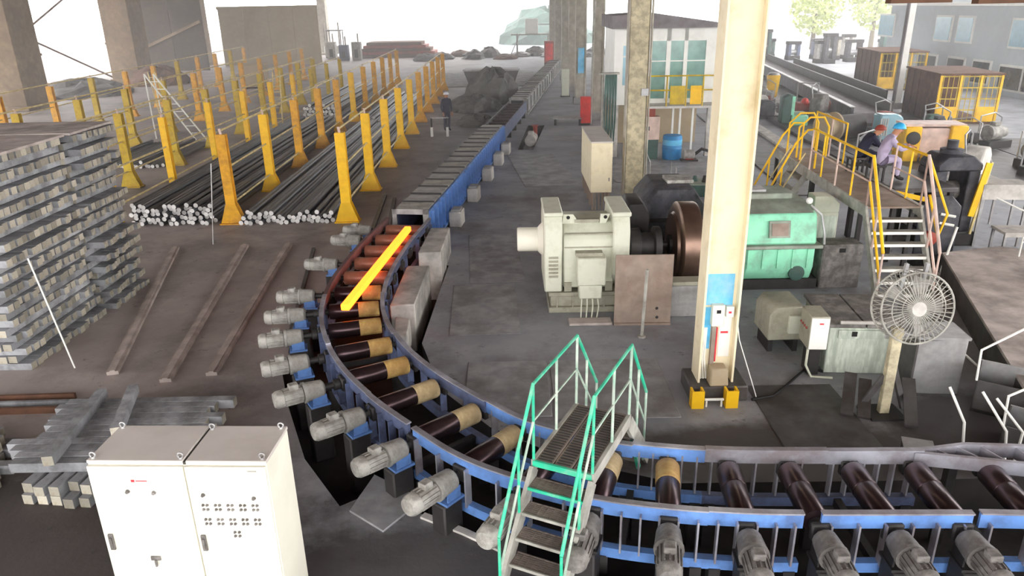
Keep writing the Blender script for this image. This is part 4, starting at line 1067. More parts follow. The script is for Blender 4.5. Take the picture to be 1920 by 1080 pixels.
sit = JJ((0,0,.50),(.16,0,.88),(.24,0,1.04),(.31,0,1.15),(.36,0,1.26),(.42,.13,.52),(.40,.13,.10),(.38,.24,.74),(.58,.14,.80),(.66,.12,.80))
sit2 = JJ((0,0,.50),(.24,0,.84),(.34,0,.96),(.43,0,1.04),(.50,0,1.14),(.42,.14,.50),(.38,.14,.10),(.46,.22,.66),(.64,.12,.64),(.72,.11,.62))
stand = JJ((0,0,.94),(.02,0,1.32),(.03,0,1.50),(.06,0,1.62),(.06,0,1.74),(.03,.11,.50),(-.01,.11,.09),(.0,.25,1.10),(.10,.23,.88),(.14,.22,.80))
person('person','person in lilac coverall and blue helmet sitting bent forward at the work platform', (8.36,16.7,1.70), R(-12), sit, 'lilac', 'helmetblue', .98)
person('person','person in dark clothes bending forward left of the one in lilac', (8.30,17.6,1.70), R(-5), sit2, 'navy', 'redrust', .92)
person('person','standing person in dark workwear and white helmet beside the nearest yellow fence', (-2.95,35.9,0), R(-60), stand, 'navy', 'helmetwhite', 1.02)
def stool(label, x, y, z, h, m):
    t_ = thing('stool', label, 'stool', (x,y,z)); MB().bx(-.17,.17,-.17,.17,h-.05,h).build('seat', M[m], t_, bev=.01)
    for a in (-.13,.13):
        for c in (-.13,.13): MB().bx(a-.02,a+.02,c-.02,c+.02,0,h-.05).build('leg', M['dark'], t_)
stool('low dark stool under the person in lilac', 8.32,16.7,1.70,.36,'dark')
stool('low dark stool under the person in dark clothes', 8.26,17.6,1.70,.36,'darkplate')
o = thing('trestle', 'low steel trestle with two white legs by the standing person', 'trestle', (-3.15,34.3,0), R(-5))
MB().bx(-.42,.42,-.03,.03,.82,.86).build('top_bar', M['steel'], o)
for x in (-.38,.34): MB().bx(x-.05,x+.05,-.06,.06,.0,.42).build('white_leg', M['white'], o); MB().bx(x-.03,x+.03,-.03,.03,.42,.84).build('dark_leg', M['dark'], o)

# ------------------------------------------------------------------ raised control cabin
cb = thing('control_cabin', 'white raised control cabin with large windows and grey pitched roof', 'cabin', (5.85,28.5,0), -.03)
HW = 1.92; Z0, Z1 = 2.1, 4.7
MB().bx(-HW,HW,0,3.6,Z0-.12,Z0).build('floor_slab', M['white'], cb)
for (x0,x1,z0,z1) in ((-HW,-1.6,Z0,Z1),(-.95,-.55,Z0,Z1),(-.02,.14,Z0,Z1),(.62,.76,Z0,Z1),(1.42,HW,Z0,Z1),(-1.6,-.95,Z0,2.7),(-1.6,-.95,4.1,Z1),(-.55,1.42,4.25,Z1),(-.55,1.42,Z0,2.2)):
    MB().bx(x0,x1,0,.08,z0,z1).build('wall_panel', M['white'], cb)
for x0, x1, z0, z1, m in ((-1.6,-.95,2.7,4.1,'glassblue'),(-.55,-.02,2.2,4.25,'glass'),(.14,.62,2.2,4.25,'glass'),(.76,1.42,2.2,4.25,'glass')):
    o = MB().bx(x0,x1,.03,.05,z0,z1).build('window_pane', M[m], cb)
    MB().bx(x0,x1,.0,.03,(z0+z1)/2+.3,(z0+z1)/2+.34).build('glazing_bar', M['white'], o)
for x in (-HW,HW-.08): MB().bx(x,x+.08,.08,3.6,Z0,Z1).build('side_wall', M['white'], cb)
MB().bx(-HW,HW,3.52,3.6,Z0,Z1).build('back_wall', M['white'], cb)
MB().prism([(-HW-.15,-.35,Z1),(HW+.15,-.35,Z1),(HW+.15,-.35,Z1+.12),(-.6,-.35,Z1+.52),(-HW-.15,-.35,Z1+.45)],(0,4.2,0)).build('roof', M['roofgrey'], cb)
for x in (-HW+.02,-.55,HW-.25):
    for y in (.1,3.3): MB().bx(x,x+.2,y,y+.2,0,Z0-.12).build('leg', M['conc'], cb)
for x in (.35,.62,1.1): MB().bx(x,x+.07,.15,.22,0,Z0-.12).build('thin_leg', M['white'], cb)
MB().bx(-HW,HW,3.2,3.3,0,Z0-.12).build('lower_wall', M['sheet'], cb)
# balcony
MB().bx(-.75,HW+.3,-1.0,0,Z0-.14,Z0-.06).build('balcony_floor', M['conc'], cb)
for pts in ([(-.75,-.95,3.1),(1.2,-.95,3.1),(2.2,-.6,3.05),(2.2,.0,3.05)],[(-.75,-.95,2.6),(1.2,-.95,2.6),(2.2,-.6,2.55),(2.2,.0,2.55)]):
    MB().path(pts,.03,6).build('balcony_rail', M['yellowold'], cb)
for x, y in ((-.75,-.95),(-.1,-.95),(.6,-.95),(1.2,-.95),(2.2,-.6)): MB().tube((x,y,Z0-.1),(x,y,3.1),.03,n=6).build('baluster', M['yellowold'], cb)
MB().bx(.02,.55,-1.0,-.96,2.1,2.75).build('balcony_panel', M['yellowold'], cb); MB().bx(.75,1.15,-1.0,-.96,2.1,2.75).build('balcony_panel', M['yellow'], cb)
# things under and before the cabin
o = thing('switch_cabinet', 'pinkish electrical cabinet under the control cabin', 'cabinet', (5.30,28.0,0))
MB().bx(-.33,.33,0,.4,.75,1.6).build('body', M['pink'], o, bev=.01); MB().bx(-.29,.29,-.015,0,.8,1.55).build('door', M['pink'], o); MB().bx(-.2,-.05,-.03,-.015,1.1,1.25).build('meter', M['dark'], o)
MB().bx(-.3,.3,.02,.38,0,.75).build('stand', M['tealdark'], o); MB().bx(-.22,.15,.05,.3,1.6,1.95).build('top_box', M['redrust'], o, bev=.01)
o = thing('blue_barrel', 'blue barrel with pale cyan band under the control cabin', 'barrel', (6.15,28.1,0))
MB().lathe((0,0,0),(0,0,1),[(0,.34),(.05,.36),(.4,.36),(.42,.38),(.46,.36),(.85,.36),(.9,.33)],20).build('drum', M['bluebox'], o); MB().lathe((0,0,.55),(0,0,1),[(0,.365),(.2,.365)],20).build('band', M['bluelt'], o)
o = thing('small_pump', 'small grey pump on the floor under the cabin', 'pump', (6.75,27.6,0))
MB().lathe((-.3,0,.25),(1,0,0),[(0,.1),(.05,.18),(.4,.18),(.45,.1)],14).build('pump_body', M['motor'], o); MB().bx(-.35,.25,-.2,.2,0,.08).build('base', M['dark'], o); MB().bx(-.2,.1,-.12,.12,.05,.12).build('foot', M['redrust'], o); MB().path([(.15,0,.25),(.4,0,.45),(.7,.1,.35),(.8,.1,.02)],.06,8).build('hose', M['black'], o)
o = thing('dark_crate', 'dark slatted floor box before the control cabin', 'crate', (4.75,23.2,0), R(-4))
for k in range(5): MB().bx(-.45,.45,-.7+k*.28,-.46+k*.28,.24,.30).build('slat', M['dark'], o)
MB().bx(-.45,.45,-.7,-.66,0,.24).bx(-.45,.45,.62,.66,0,.24).build('frame_end', M['concd'], o); MB().bx(-.43,.43,-.66,.62,0,.06).build('bottom', M['dark'], o)
MB().path([(-.4,-.6,.3),(-.4,-.6,1.0),(-.4,.5,1.1),(-.4,.5,.3)],.025,6).build('hoop', M['steel'], o); MB().path([(.4,-.6,.3),(.4,-.6,.8),(.4,.5,.8),(.4,.5,.3)],.025,6).build('hoop', M['steel'], o)
o = thing('scrap_tray', 'pale green tray of tools on the floor behind the gear reducer', 'tray', (6.15,22.6,0), R(-6))
MB().bx(-.9,.9,-.5,.5,0,.35).build('tray', M['tealdark'], o, bev=.02)
MB().bx(-.86,.86,-.46,.46,.35,.38).build('tray_top', M['mintdust'], o)
for k in range(6): MB().lathe((-.7+k*.28,-.1+.15*(k%2),.38),(0,0,1),[(0,.1),(.06,.08),(.12+.04*(k%3),.05)],9).build('tool', M['tealdark' if k % 2 else 'dark'], o)

# ------------------------------------------------------------------ right bay: slab, dark machines, benches
o = thing('raised_slab', 'brown-grey raised floor slab at the right edge', 'slab', (0,0,0))
poly = [(7.05,9.0),(8.5,8.3),(13.5,13.4),(10.6,15.3),(9.15,14.95)]
MB().prism([(x,y,.46) for x,y in poly],(0,0,.05)).build('slab_top', M['slab'], o)
MB().prism([(x*.999+.01,y-.0,0) for x,y in poly],(0,0,.46)).build('slab_side', M['darkplate'], o)
o = thing('low_wall_plate', 'grey low plate left of the raised slab', 'plate', (8.35,14.2,0), R(-20))
MB().bx(-.35,.45,-1.0,.6,0,.06).build('plate_body', M['slab'], o, bev=.01); MB().bx(-.35,.45,.55,.6,.06,.2).build('upstand', M['slab'], o)
for k, (x, y, h) in enumerate(((9.05,14.75,1.1),)):
    tag(MB().tube((x,y,0),(x+.25,y+.1,h),.025,n=6).build('marker_rod', M['white']), 'thin white rod standing at the left corner of the raised slab', 'rod')
o = thing('red_white_post', 'red and white marker post on the raised slab at the right edge', 'post', (7.66,9.75,.51))
MB().tube((0,0,0),(.05,.03,.18),.03,n=8).build('white_part', M['white'], o); MB().tube((.05,.03,.18),(.12,.07,.5),.03,n=8).build('red_part', M['red'], o); MB().bx(-.1,.1,-.08,.08,0,.02).build('foot', M['dark'], o)
dm = thing('rolling_stand', 'tall dark rolling stand with a yellow diagonal guard bar', 'machine', (10.4,17.0,0))
MB().bx(-.5,-.22,0,.8,0,1.8).build('pillar', M['water'], dm, bev=.02); MB().bx(.28,.55,0,.8,0,1.8).build('pillar', M['water'], dm, bev=.02)
MB().prism([(-.5,-.05,1.8),(.55,-.05,1.8),(.55,-.05,1.95),(.3,-.05,2.15),(-.3,-.05,2.15),(-.5,-.05,1.95)],(0,.85,0)).build('top_yoke', M['water'], dm, bev=.03); MB().bx(-.6,.65,-.1,1.0,0,.35).build('bed', M['dark'], dm, bev=.03)
for z in (.75,1.25): MB().lathe((-.22,.45,z),(1,0,0),[(0,.22),(.5,.22)],16).build('roll', M['motord'], dm)
MB().lathe((0,.4,2.15),(0,0,1),[(0,.25),(.1,.25),(.12,.12),(.3,.12)],14).build('screw_down', M['water'], dm)
MB().bar((.62,-.12,2.0),(.40,-.16,.75),.14,.04).build('yellow_guard', M['yellow'], dm); MB().bar((.72,-.05,2.0),(.5,-.1,.3),.05,.05).build('frame_bar', M['pipe'], dm)
dm2 = thing('dark_gear_unit', 'dark grey gear unit with pale levers right of the stairs', 'machine', (9.3,15.7,0))
MB().prism([(-.35,0,0),(.55,0,0),(.55,0,1.3),(.3,0,1.55),(-.2,0,1.55),(-.35,0,1.3)],(0,.05,0)).build('front_plate', M['water'], dm2, bev=.02)
MB().bx(-.3,.5,.05,.08,.1,.9).build('panel', M['dark'], dm2)
for z in (.95,1.15): MB().tube((.1,-.02,z),(.4,-.08,z-.05),.03,n=6).build('lever', M['white'], dm2)
MB().lathe((-.1,-.02,.62),(0,-1,0),[(0,.16),(.12,.16),(.15,.1)],14).build('red_drum', M['redrust'], dm2)
MB().bx(-.4,.6,-.3,.1,0,.2).build('bed', M['dark'], dm2, bev=.02)
# work tables at the right edge
for k, (x, y, z, w) in enumerate(((11.55,17.1,1.5,1.1),(11.2,15.6,.8,1.0),(11.9,19.0,1.2,1.4))):
    o = thing('steel_table', ('pale grey tall table by the dark rolling stand', 'pale metal bench with bent legs at the right edge', 'grey rear work table beyond the rolling stand')[k], 'table', (x,y,0), R(-5))
    MB().bx(-w/2,w/2,-.3,.3,z-.06,z).build('top', M['conc'], o, bev=.01)
    MB().bx(-w/2,w/2,-.32,-.3,z-.35 if k != 1 else z-.1,z).build('apron', M['conc'], o)
    for sx in (-1,1):
        for sy in (-1,1): MB().bx(sx*(w/2-.05)-.025,sx*(w/2-.05)+.025,sy*.25-.025,sy*.25+.025,0,z-.06).build('leg', M['steel'], o)
for k in range(3):
    o = thing('pipe_trestle', 'bent white pipe frame, %s from the left, below the right tables' % ORD[k], 'frame', (10.55+k*.42,14.6+.15*k,.51), R(10*k))
    MB().path([(0,0,0),(0,0,.42),(.3,.0,.48),(.36,.25,.48),(.36,.25,0)],.018,6).build('pipe', M['white'], o)
    MB().path([(0,0,.3),(.36,.25,.3)],.014,6).build('crossbar', M['steel'], o)
tag(MB().path([(10.9,16.2,1.35),(11.3,15.9,1.15),(11.9,15.5,1.0),(12.6,15.2,.95),(12.6,15.2,.0)],.02,6).build('air_hose', M['white']), 'pale hose drooping across the right tables', 'hose')
# troughs with bent sheet edges in the lower right corner
for k, (x, y, w, d, h, rz, lab) in enumerate(((7.0,9.35,.7,.5,.62,-35,'grey open trough with sloping lip at the right edge'),(6.75,8.35,.6,.5,.45,-40,'dark bent-plate trough just behind the roller table end'),(7.4,8.0,.6,.5,.5,-30,'pale-edged trough in the lower right corner'))):
    o = thing('sheet_trough', lab, 'trough', (x,y,0), R(rz))
    MB().bx(-w/2,w/2,-d/2,-d/2+.02,0,h*.8).build('front_sheet', M['darkplate'], o); MB().bx(-w/2,w/2,d/2-.02,d/2,0,h).build('back_sheet', M['steel'], o)
    MB().prism([(-w/2,-d/2,h*.8),(-w/2,d/2,h),(-w/2,d/2,0),(-w/2,-d/2,0)],(.02,0,0)).build('end_sheet', M['darkplate'], o); MB().prism([(w/2,-d/2,h*.8),(w/2,d/2,h),(w/2,d/2,0),(w/2,-d/2,0)],(-.02,0,0)).build('end_sheet', M['steel'], o)
    MB().bx(-w/2,w/2,-d/2,d/2,.0,.05).build('bottom', M['dark'], o)
    MB().path([(-w/2,-d/2,h*.8),(-w/2-.02,-d/2-.02,h+.35),(-w/2+.5,-d/2+.4,h+.7)],.018,6).build('white_rail', M['white'], o)
for k, pts in enumerate(([(5.75,8.1,0),(5.7,8.15,.55),(5.55,8.35,.95)],[(6.2,7.95,0),(6.15,8.0,.5),(5.95,8.3,.9)],[(6.35,8.0,0),(6.4,8.05,.45),(6.15,8.3,.8)])):
    tag(MB().path([V(*p) for p in pts],.018,5).build('bent_rod', M['white']), 'bent white rod end beside the lower right troughs, %s from the left' % ORD[k], 'rod', 'bent rods by the troughs')
o = thing('small_bin', 'small dark bin with a pale label behind the roller table', 'bin', (5.05,7.95,0), R(-20))
MB().bx(-.17,.17,-.14,.14,0,.34).build('body', M['dark'], o, bev=.01); MB().bx(-.12,.12,-.15,-.14,.08,.25).build('label_plate', M['conc'], o); MB().bx(-.18,.18,-.15,.15,.34,.36).build('rim', M['steel'], o)

# ------------------------------------------------------------------ far right bay
def VPdir(y0, x0, y1, slope=.075): return [(x0+slope*(y-y0), y) for y in (y0, y1)]
for k, (x0, y0, y1, w, h, m, lab) in enumerate(((10.6,22.5,46,.55,.10,'conc','long pale concrete kerb running back through the right bay'),(12.1,24,60,.5,.12,'dark','dark track beside the pale kerb in the right bay'),(9.3,22.0,40,1.5,.04,'darkplate','flat dark strip left of the kerb, in place of a pit'))):  # last strip: flat dark colour standing in for a pit's darkness
    a, c = VPdir(y0, x0, y1); o = thing('floor_track', lab, 'track', (a[0],a[1],0))
    d_ = V(c[0]-a[0], c[1]-a[1], 0); n = 8
    for q in range(n): MB().bar(d_*(q/n)+V(0,0,h/2), d_*((q+.985)/n)+V(0,0,h/2), w, h).build('segment', M[m], o, bev=.01)
def trough(x0, y0, y1, w, h, lab, m='water'):
    a, c = VPdir(y0, x0, y1, .16); o = thing('cooling_trough', lab, 'conveyor', (a[0],a[1],0), -math.atan(.16)); L = (y1-y0)*1.013
    MB().bx(-w/2,-w/2+.12,0,L,.2,h).build('side_wall', M[m], o); MB().bx(w/2-.12,w/2,0,L,.2,h+.25).build('side_wall', M['dark'], o)
    MB().bx(-w/2+.12,w/2-.12,0,L,.2,h-.25).build('channel_bed', M['roofgrey'], o); MB().bx(-w/2-.06,-w/2+.16,0,L,h,h+.04).build('lip', M['steel'], o)
    for q in range(6): MB().bx(-w/2,w/2,.3+q*L/6,.6+q*L/6,0,.2).build('support', M['dark'], o)
trough(16.6,34.5,68,1.8,.9,'long dark trough conveyor running back through the right bay'); trough(19.2,40,64,1.4,.8,'second dark trough conveyor nearer the pale building')
def cage(x, y, w, d, h, lab, mm='yellowold', rows=4, cols=6, side='rust'):
    o = thing('mesh_cage', lab, 'cage', (x,y,0), R(-8))
    MB().bx(-w/2,w/2,0,d,0,.12).build('floor_pan', M['rust'], o)
    MB().bx(-w/2,-w/2+.06,0,d,.1,h).build('side_sheet', M[side], o); MB().bx(-w/2,w/2,d-.05,d,.1,h).build('back_sheet', M[side], o); MB().bx(-w/2-.1,w/2+.1,-.1,d+.1,h,h+.08).build('roof_sheet', M[side], o)
    for x_ in (-w/2,-w/6,w/6,w/2): MB().bx(x_-.05,x_+.05,-.06,.02,.1,h).build('front_post', M['yellow'], o)
    for q in range(rows+1): MB().bx(-w/2,w/2,-.04,.0,.12+q*(h-.2)/rows,.17+q*(h-.2)/rows).build('front_bar', M[mm], o)
    for q in range(cols*2):
        x_ = -w/2+(q+.5)*w/(cols*2); MB().bx(x_-.014,x_+.014,-.03,-.01,.1,h).build('mesh_bar', M[mm], o)
    for q in range(6): MB().bx(-w/2-.05,-w/2,.1+q*(d-.2)/5-.05,.1+q*(d-.2)/5+.05,.1,h).build('side_rib', M['rust'], o)
    MB().bx(-w/2,-w/6,-.08,-.05,.12,h*.36).build('kick_plate', M['yellow'], o); MB().bx(w/6,w/2-.1,-.08,-.05,.12,h*.36).build('kick_plate', M['yellow'], o)
cage(21.2,35.0,2.6,4.2,2.2,'nearer yellow mesh cage with rusty brown sides'); cage(25.0,48.8,2.7,5.0,2.3,'farther yellow mesh cage with rusty brown sides')
ym = thing('yellow_machine', 'yellow machine with pink side panel and round port behind the seated person', 'machine', (15.2,26.6,0), R(-8))
MB().bx(-1.0,-.45,0,1.1,0,1.25).build('left_frame', M['yellow'], ym, bev=.03); MB().bx(-.45,.5,.05,1.1,.15,1.2).build('side_panel', M['pink'], ym, bev=.02); MB().bx(.5,1.05,-.1,1.1,0,1.3).build('right_frame', M['yellow'], ym, bev=.03)
MB().lathe((-.72,0,.85),(0,-1,0),[(0,.24),(.03,.24),(.05,.2)],16).build('round_port', M['dark'], ym); MB().bx(-1.0,1.05,.1,1.15,1.25,1.33).build('top_plate', M['pink'], ym); MB().bx(-.4,.5,-.6,.0,0,.35).build('foot_tray', M['yellow'], ym, bev=.05)
bm_ = thing('grey_blue_motor', 'grey-blue upright motor housing behind the blue-helmeted person', 'motor', (15.6,30.5,0))
MB().prism([(-.5,0,.1),(.45,0,.1),(.45,0,1.0),(.25,0,1.15),(-.5,0,1.15)],(0,.7,0)).build('housing', M['glassblue'], bm_, bev=.06); MB().bx(-.5,.45,-.05,.75,0,.1).build('base', M['dark'], bm_)
for k in range(4): MB().bx(-.5+k*.09,-.46+k*.09,-.03,.0,.3,1.0).build('fin', M['conc'], bm_)
gp_ = thing('green_press', 'small teal green press in the right bay', 'press', (13.6,35.4,0), R(-8))
MB().prism([(-.75,0,0),(-.35,0,0),(-.2,0,1.35),(-.45,0,1.45),(-.75,0,1.3)],(0,.8,0)).build('frame', M['tealdark'], gp_, bev=.04); MB().bx(-.3,.45,-.1,.7,0,.5).build('bed', M['mint'], gp_, bev=.05); MB().bx(-.2,.35,0,.5,.5,.62).build('die', M['mintdust'], gp_, bev=.02); MB().bx(-.34,-.2,-.02,.6,.5,1.35).build('slide', M['mint'], gp_)
dr_ = thing('cable_drum', 'pale round cable drum lying on its side in the right bay', 'drum', (13.5,31.2,0), R(20))
MB().lathe((-.55,0,.60),(1,0,0),[(0,.1),(.02,.60),(.10,.60),(.12,.42),(.5,.42),(.52,.60),(.60,.60),(.62,.1)],24).build('drum_body', M['sheet'], dr_); MB().lathe((.1,0,.55),(1,0,0),[(0,.5),(1.2,.5)],18).build('dark_roll', M['dark'], dr_)
MB().bx(-.5,1.2,-.3,.3,0,.1).build('cradle', M['dark'], dr_)
yb = thing('yellow_bin', 'yellow waste bin far back beside the cream column', 'bin', (16.2,46.8,0))
MB().lathe((0,0,0),(0,0,1),[(0,.28),(.05,.30),(1.25,.40),(1.3,.38)],16).build('bin_body', M['yellow'], yb); MB().lathe((0,0,1.3),(0,0,1),[(0,.36),(.1,.30),(.15,.1)],16).build('lid', M['steel'], yb)
rd = thing('red_machine', 'small red machine with pale frame in the right bay', 'machine', (15.7,39.6,0))
MB().bx(-.7,.6,-.3,.3,.1,.55).build('body', M['redrust'], rd, bev=.04); MB().sphere((-.3,-.2,.6),.2,10,6).build('red_dome', M['red'], rd); MB().path([(-.6,.2,.5),(-.6,.2,1.5),(.5,.2,1.5),(.5,.2,.5)],.04,6).build('frame_hoop', M['steel'], rd)
for x in (-.6,.5): MB().bx(x-.06,x+.06,-.25,.25,0,.12).build('foot', M['dark'], rd)
rnd = random.Random(5)
for k in range(16):     # assorted machinery along the far side of the right bay
    x = 21+k*.95+rnd.uniform(-.3,.3); y = 72+rnd.uniform(-3,10)
    m = rnd.choice(['water','tealdark','colgrey','conc','motor','bluedirty']); w = rnd.uniform(.8,1.4); h = rnd.uniform(1.2,2.6)
    o = thing('mill_stand', '%s far mill stand along the back of the right bay, %s from the left' % ({'water':'dark grey','tealdark':'dark green','colgrey':'beige','conc':'pale','motor':'grey','bluedirty':'dull blue'}[m], ORD[k]), 'machine', (x,y,0), 0, 'far mill stands')
    MB().bx(-w/2,-w/2+.3,-.4,.4,0,h).build('pillar', M[m], o, bev=.03); MB().bx(w/2-.3,w/2,-.4,.4,0,h).build('pillar', M[m], o, bev=.03); MB().bx(-w/2-.05,w/2+.05,-.45,.45,h,h+.3).build('top_yoke', M['dark'], o, bev=.03); MB().bx(-w/2,w/2,-.5,.5,0,.4).build('bed', M['dark'], o)
    MB().lathe((-w/2+.3,0,h*.5),(1,0,0),[(0,.25),(w-.6,.25)],12).build('roll', M['steel'], o)
for k in range(8):      # nearer clutter: low motors and stands
    x, y = ((17.8,31),(19.0,29.2),(17.2,28.2),(20.4,27.4),(18.2,25.5),(12.6,25.6),(14.6,43.5),(17.5,24.3))[k]
    o = thing('bay_motor', 'low %s motor on a dark bed in the right bay, %s of the clutter' % (('dark','grey','dark','pale','grey','dark','grey','pale')[k], ORD[k]), 'motor', (x,y,0), rnd.uniform(-.6,.6), 'motors scattered in the right bay')
    mm = ('water','motor','water','conc','motor','water','motor','conc')[k]
    MB().bx(-.6,.6,-.35,.35,0,.3).build('bed', M['dark'], o, bev=.02); MB().lathe((-.45,0,.58),(1,0,0),[(0,.12),(.04,.30),(.6,.30),(.64,.2),(.95,.2)],14).build('housing', M[mm], o); MB().bx(-.2,.1,-.14,.14,.86,1.0).build('terminal_box', M[mm], o, bev=.02)
    MB().path([(.5,.2,.3),(.55,.25,1.1),(.2,.3,1.3),(-.5,.3,1.2),(-.5,.3,.3)],.03,6).build('guard_hoop', M['steel'], o)

for k, (x0, x1, y0, y1) in enumerate(((13.1,15.0,23.5,33),(15.2,18.6,22.5,31.5),(13.6,16.2,34,45),(16.8,20.2,32.2,34.2),(18.8,22.5,23,31))):
    MB().box(((x0+x1)/2,(y0+y1)/2,.012),(x1-x0,y1-y0,.02),-.08).build('mill_bed_plate', M['darkplate'], fl, bev=.005)
SPOTS = ((18.6,21.6),(20.2,25.6),(16.4,21.0),(14.3,22.6),(20.6,21.6),(22.2,28.6),(23.6,32.6),(12.9,38.0),(15.1,36.8),(18.9,33.4),(13.7,41.5),(21.8,24.0),(16.6,33.2))
for k, (x, y) in enumerate(SPOTS):     # small gear stands between the motors
    m = ('water','motord','tealdark','conc','water','redrust','motor')[k % 7]; h = (.75,1.1,.9,1.3,.7)[k % 5]
    o = thing('gear_stand', '%s small gear stand with handwheel in the right bay, %s of thirteen' % (('dark grey','grey','dark green','pale','dark grey','faded red','light grey')[k % 7], ORD[k]), 'machine', (x,y,0), (.3,-.5,.1,.7,-.2)[k % 5], 'small gear stands in the right bay')
    MB().bx(-.55,.55,-.4,.4,0,.18).build('bed', M['dark'], o, bev=.02)
    MB().prism([(-.4,-.3,.18),(.4,-.3,.18),(.4,-.3,h*.8),(.2,-.3,h),(-.25,-.3,h),(-.4,-.3,h*.7)],(0,.6,0)).build('casing', M[m], o, bev=.04)
    MB().lathe((.4,0,h*.55),(1,0,0),[(0,.06),(.25,.06)],10).build('shaft', M['steel'], o)
    MB().lathe((.62,0,h*.55),(1,0,0),[(0,.08),(.01,.26),(.06,.26),(.07,.08)],16).build('handwheel', M['steel' if k % 2 else 'redrust'], o)
    MB().path([(-.3,.2,h*.8),(-.35,.3,h+.35),(.1,.35,h+.45),(.4,.35,h+.3),(.45,.35,.18)],.03,6).build('oil_pipe', M['steel'], o)
# pale building across the yard
bd = thing('pale_building', 'pale grey office building with blue windows beyond the right bay', 'building', (29.2,30,0), 0)
MB().bx(.0,7,0,30,0,6.6).build('facade', M['facade'], bd)
MB().bx(-.35,.0,0,30,5.0,5.2).build('ledge', M['white'], bd)
for k, (y0, y1, z0, z1, m) in enumerate(((6.6,8.75,3.05,4.35,'glassblue'),(8.9,11.2,3.05,4.35,'glassblue'),(14.8,16.2,3.1,4.4,'glassblue'),(17.0,18.6,3.1,4.4,'glassblue'),(24,26,3.1,4.4,'glassblue'),(7.5,9.5,.9,2.0,'glassdark'),(9.7,11.5,.9,2.0,'glassdark'),(12.5,14,1.0,2.1,'glassdark'),(15,16.6,1.0,2.1,'glassdark'),(18,20,1.0,2.1,'glassdark'))):
    y0, y1, z0, z1 = (30+y0)*1.095-30, (30+y1)*1.095-30, 5.6-(5.6-z0)*1.095, 5.6-(5.6-z1)*1.095
    o = MB().bx(-.10,.02,y0-.12,y1+.12,z0-.12,z1+.12).build('window_frame', M['white'], bd); MB().bx(-.13,-.10,y0,y1,z0,z1).build('window_pane', M[m], o)
tc_ = thing('pale_pole', 'slim white pole standing before the pale building', 'pole', (20.9,38.2+2.5,0))
MB().bx(-.2,.12,-.12,.12,0,11).build('shaft', M['white'], tc_); MB().bx(-.26,-.2,-.14,.14,.3,11).build('dark_edge', M['roofgrey'], tc_); MB().bx(-.4,.3,-.3,.3,0,.3).build('footing', M['concd'], tc_)
tb = thing('crane_beam', 'brown crane beam crossing the upper right corner', 'beam', (6.0,13.0,0), 0)
for k, (x0, x1) in enumerate(((.25,1.25),(1.68,4.2))): MB().bx(x0,x1,-.1,.1,5.50-.03*k,5.85).build('girder', M['brownbeam'], tb)
MB().bx(.0,4.2,.0,.3,5.80,6.1).build('rail_beam', M['brownbeam'], tb); MB().bx(4.0,4.4,.0,.4,0,6.1).build('support_column', M['brownbeam'], tb)

# ------------------------------------------------------------------ trees and the far end of the hall
def tree(x, y, h, r, lab, seed):
    rn = random.Random(seed); o = thing('tree', lab, 'tree', (x,y,0))
    MB().lathe((0,0,0),(0,0,1),[(0,.3),(h*.5,.2),(h*.8,.1)],10).build('trunk', M['bark'], o)
    b = MB()
    for k in range(1400):
        a, c = rn.uniform(0,6.28), rn.uniform(-1,1); q = rn.random()**.4; s_ = math.sqrt(1-c*c)
        p = V(r*q*s_*math.cos(a), r*q*s_*math.sin(a), h*.72+r*1.1*q*c); d1 = V(rn.uniform(-1,1),rn.uniform(-1,1),rn.uniform(-1,1)).normalized()*.32; d2 = d1.cross(V(rn.uniform(-1,1),rn.uniform(-1,1),1)).normalized()*.2
        b.add([p-d1,p+d2,p+d1,p-d2],[(0,1,2,3)])
    lf = b.build('crown', M['leaf'], o, smooth=False); lf['kind'] = 'stuff'
tree(36,92,7,3.2,'sunlit yellow-green tree behind the right bay, left one',1); tree(42,90,7.5,3.0,'sunlit yellow-green tree behind the right bay, right one',2)
heap('scrap_heap','dark scrap heap in the middle distance left of the far conveyor','heap',-1.0,47.5,1.7,2.2,1.9,'scrap',11)
heap('scrap_heap','pale grey scrap heap before the dark one','heap',-1.9,43.2,1.6,1.5,.9,'scrap',12)
heap('scrap_heap','low grey debris heap beside the open roller run','heap',-1.7,38.2,.9,1.6,.45,'scrap',13)
o = thing('scrap_skip', 'dark steel skip on the floor behind the scrap heaps', 'skip', (-1.2,55.5,0))
MB().prism([(-1.6,0,.1),(1.6,0,.1),(2.0,0,1.2),(-2.0,0,1.2)],(0,2.4,0)).build('tub', M['darkplate'], o); MB().bx(-2.05,2.05,-.05,.05,1.15,1.28).build('rim', M['steel'], o); MB().bx(-1.5,1.5,.2,2.2,0,.1).build('runners', M['dark'], o)
tag(MB().bx(-6,2.2,56,68,.005,.05).build('pale_floor_slab', M['concd'], bev=.01), 'smooth pale slab on the floor beyond the scrap heaps', 'slab')
for k in range(12):
    x = -9+k*1.75; y = 88+rnd.uniform(-4,4); m = rnd.choice(['rust','dark','scrap','darkplate'])
    heap('far_heap','low %s heap at the far end of the hall, %s from the left' % ({'rust':'rusty','dark':'black','scrap':'grey','darkplate':'dark grey'}[m], ORD[k]),'heap',x,y,1.3,1.4,rnd.uniform(.5,1.1),m,30+k,14)['group'] = 'heaps at the far end'
o = thing('far_rusty_pile', 'long rusty plate pile at the far end behind the yellow fences', 'pile', (-12.5,93,0), 0)
for k in range(5): MB().bx(-5.5+.4*k,4.5-.5*k,-2,2,.35*k,.35*k+.32).build('plate_layer', M['redrust' if k % 2 else 'rust'], o, bev=.03)
o = thing('forklift', 'white and dark forklift far behind the fences', 'forklift', (-20.5,92,0))
MB().bx(-1.1,1.1,0,3,.5,1.4).build('chassis', M['white'], o, bev=.1); 
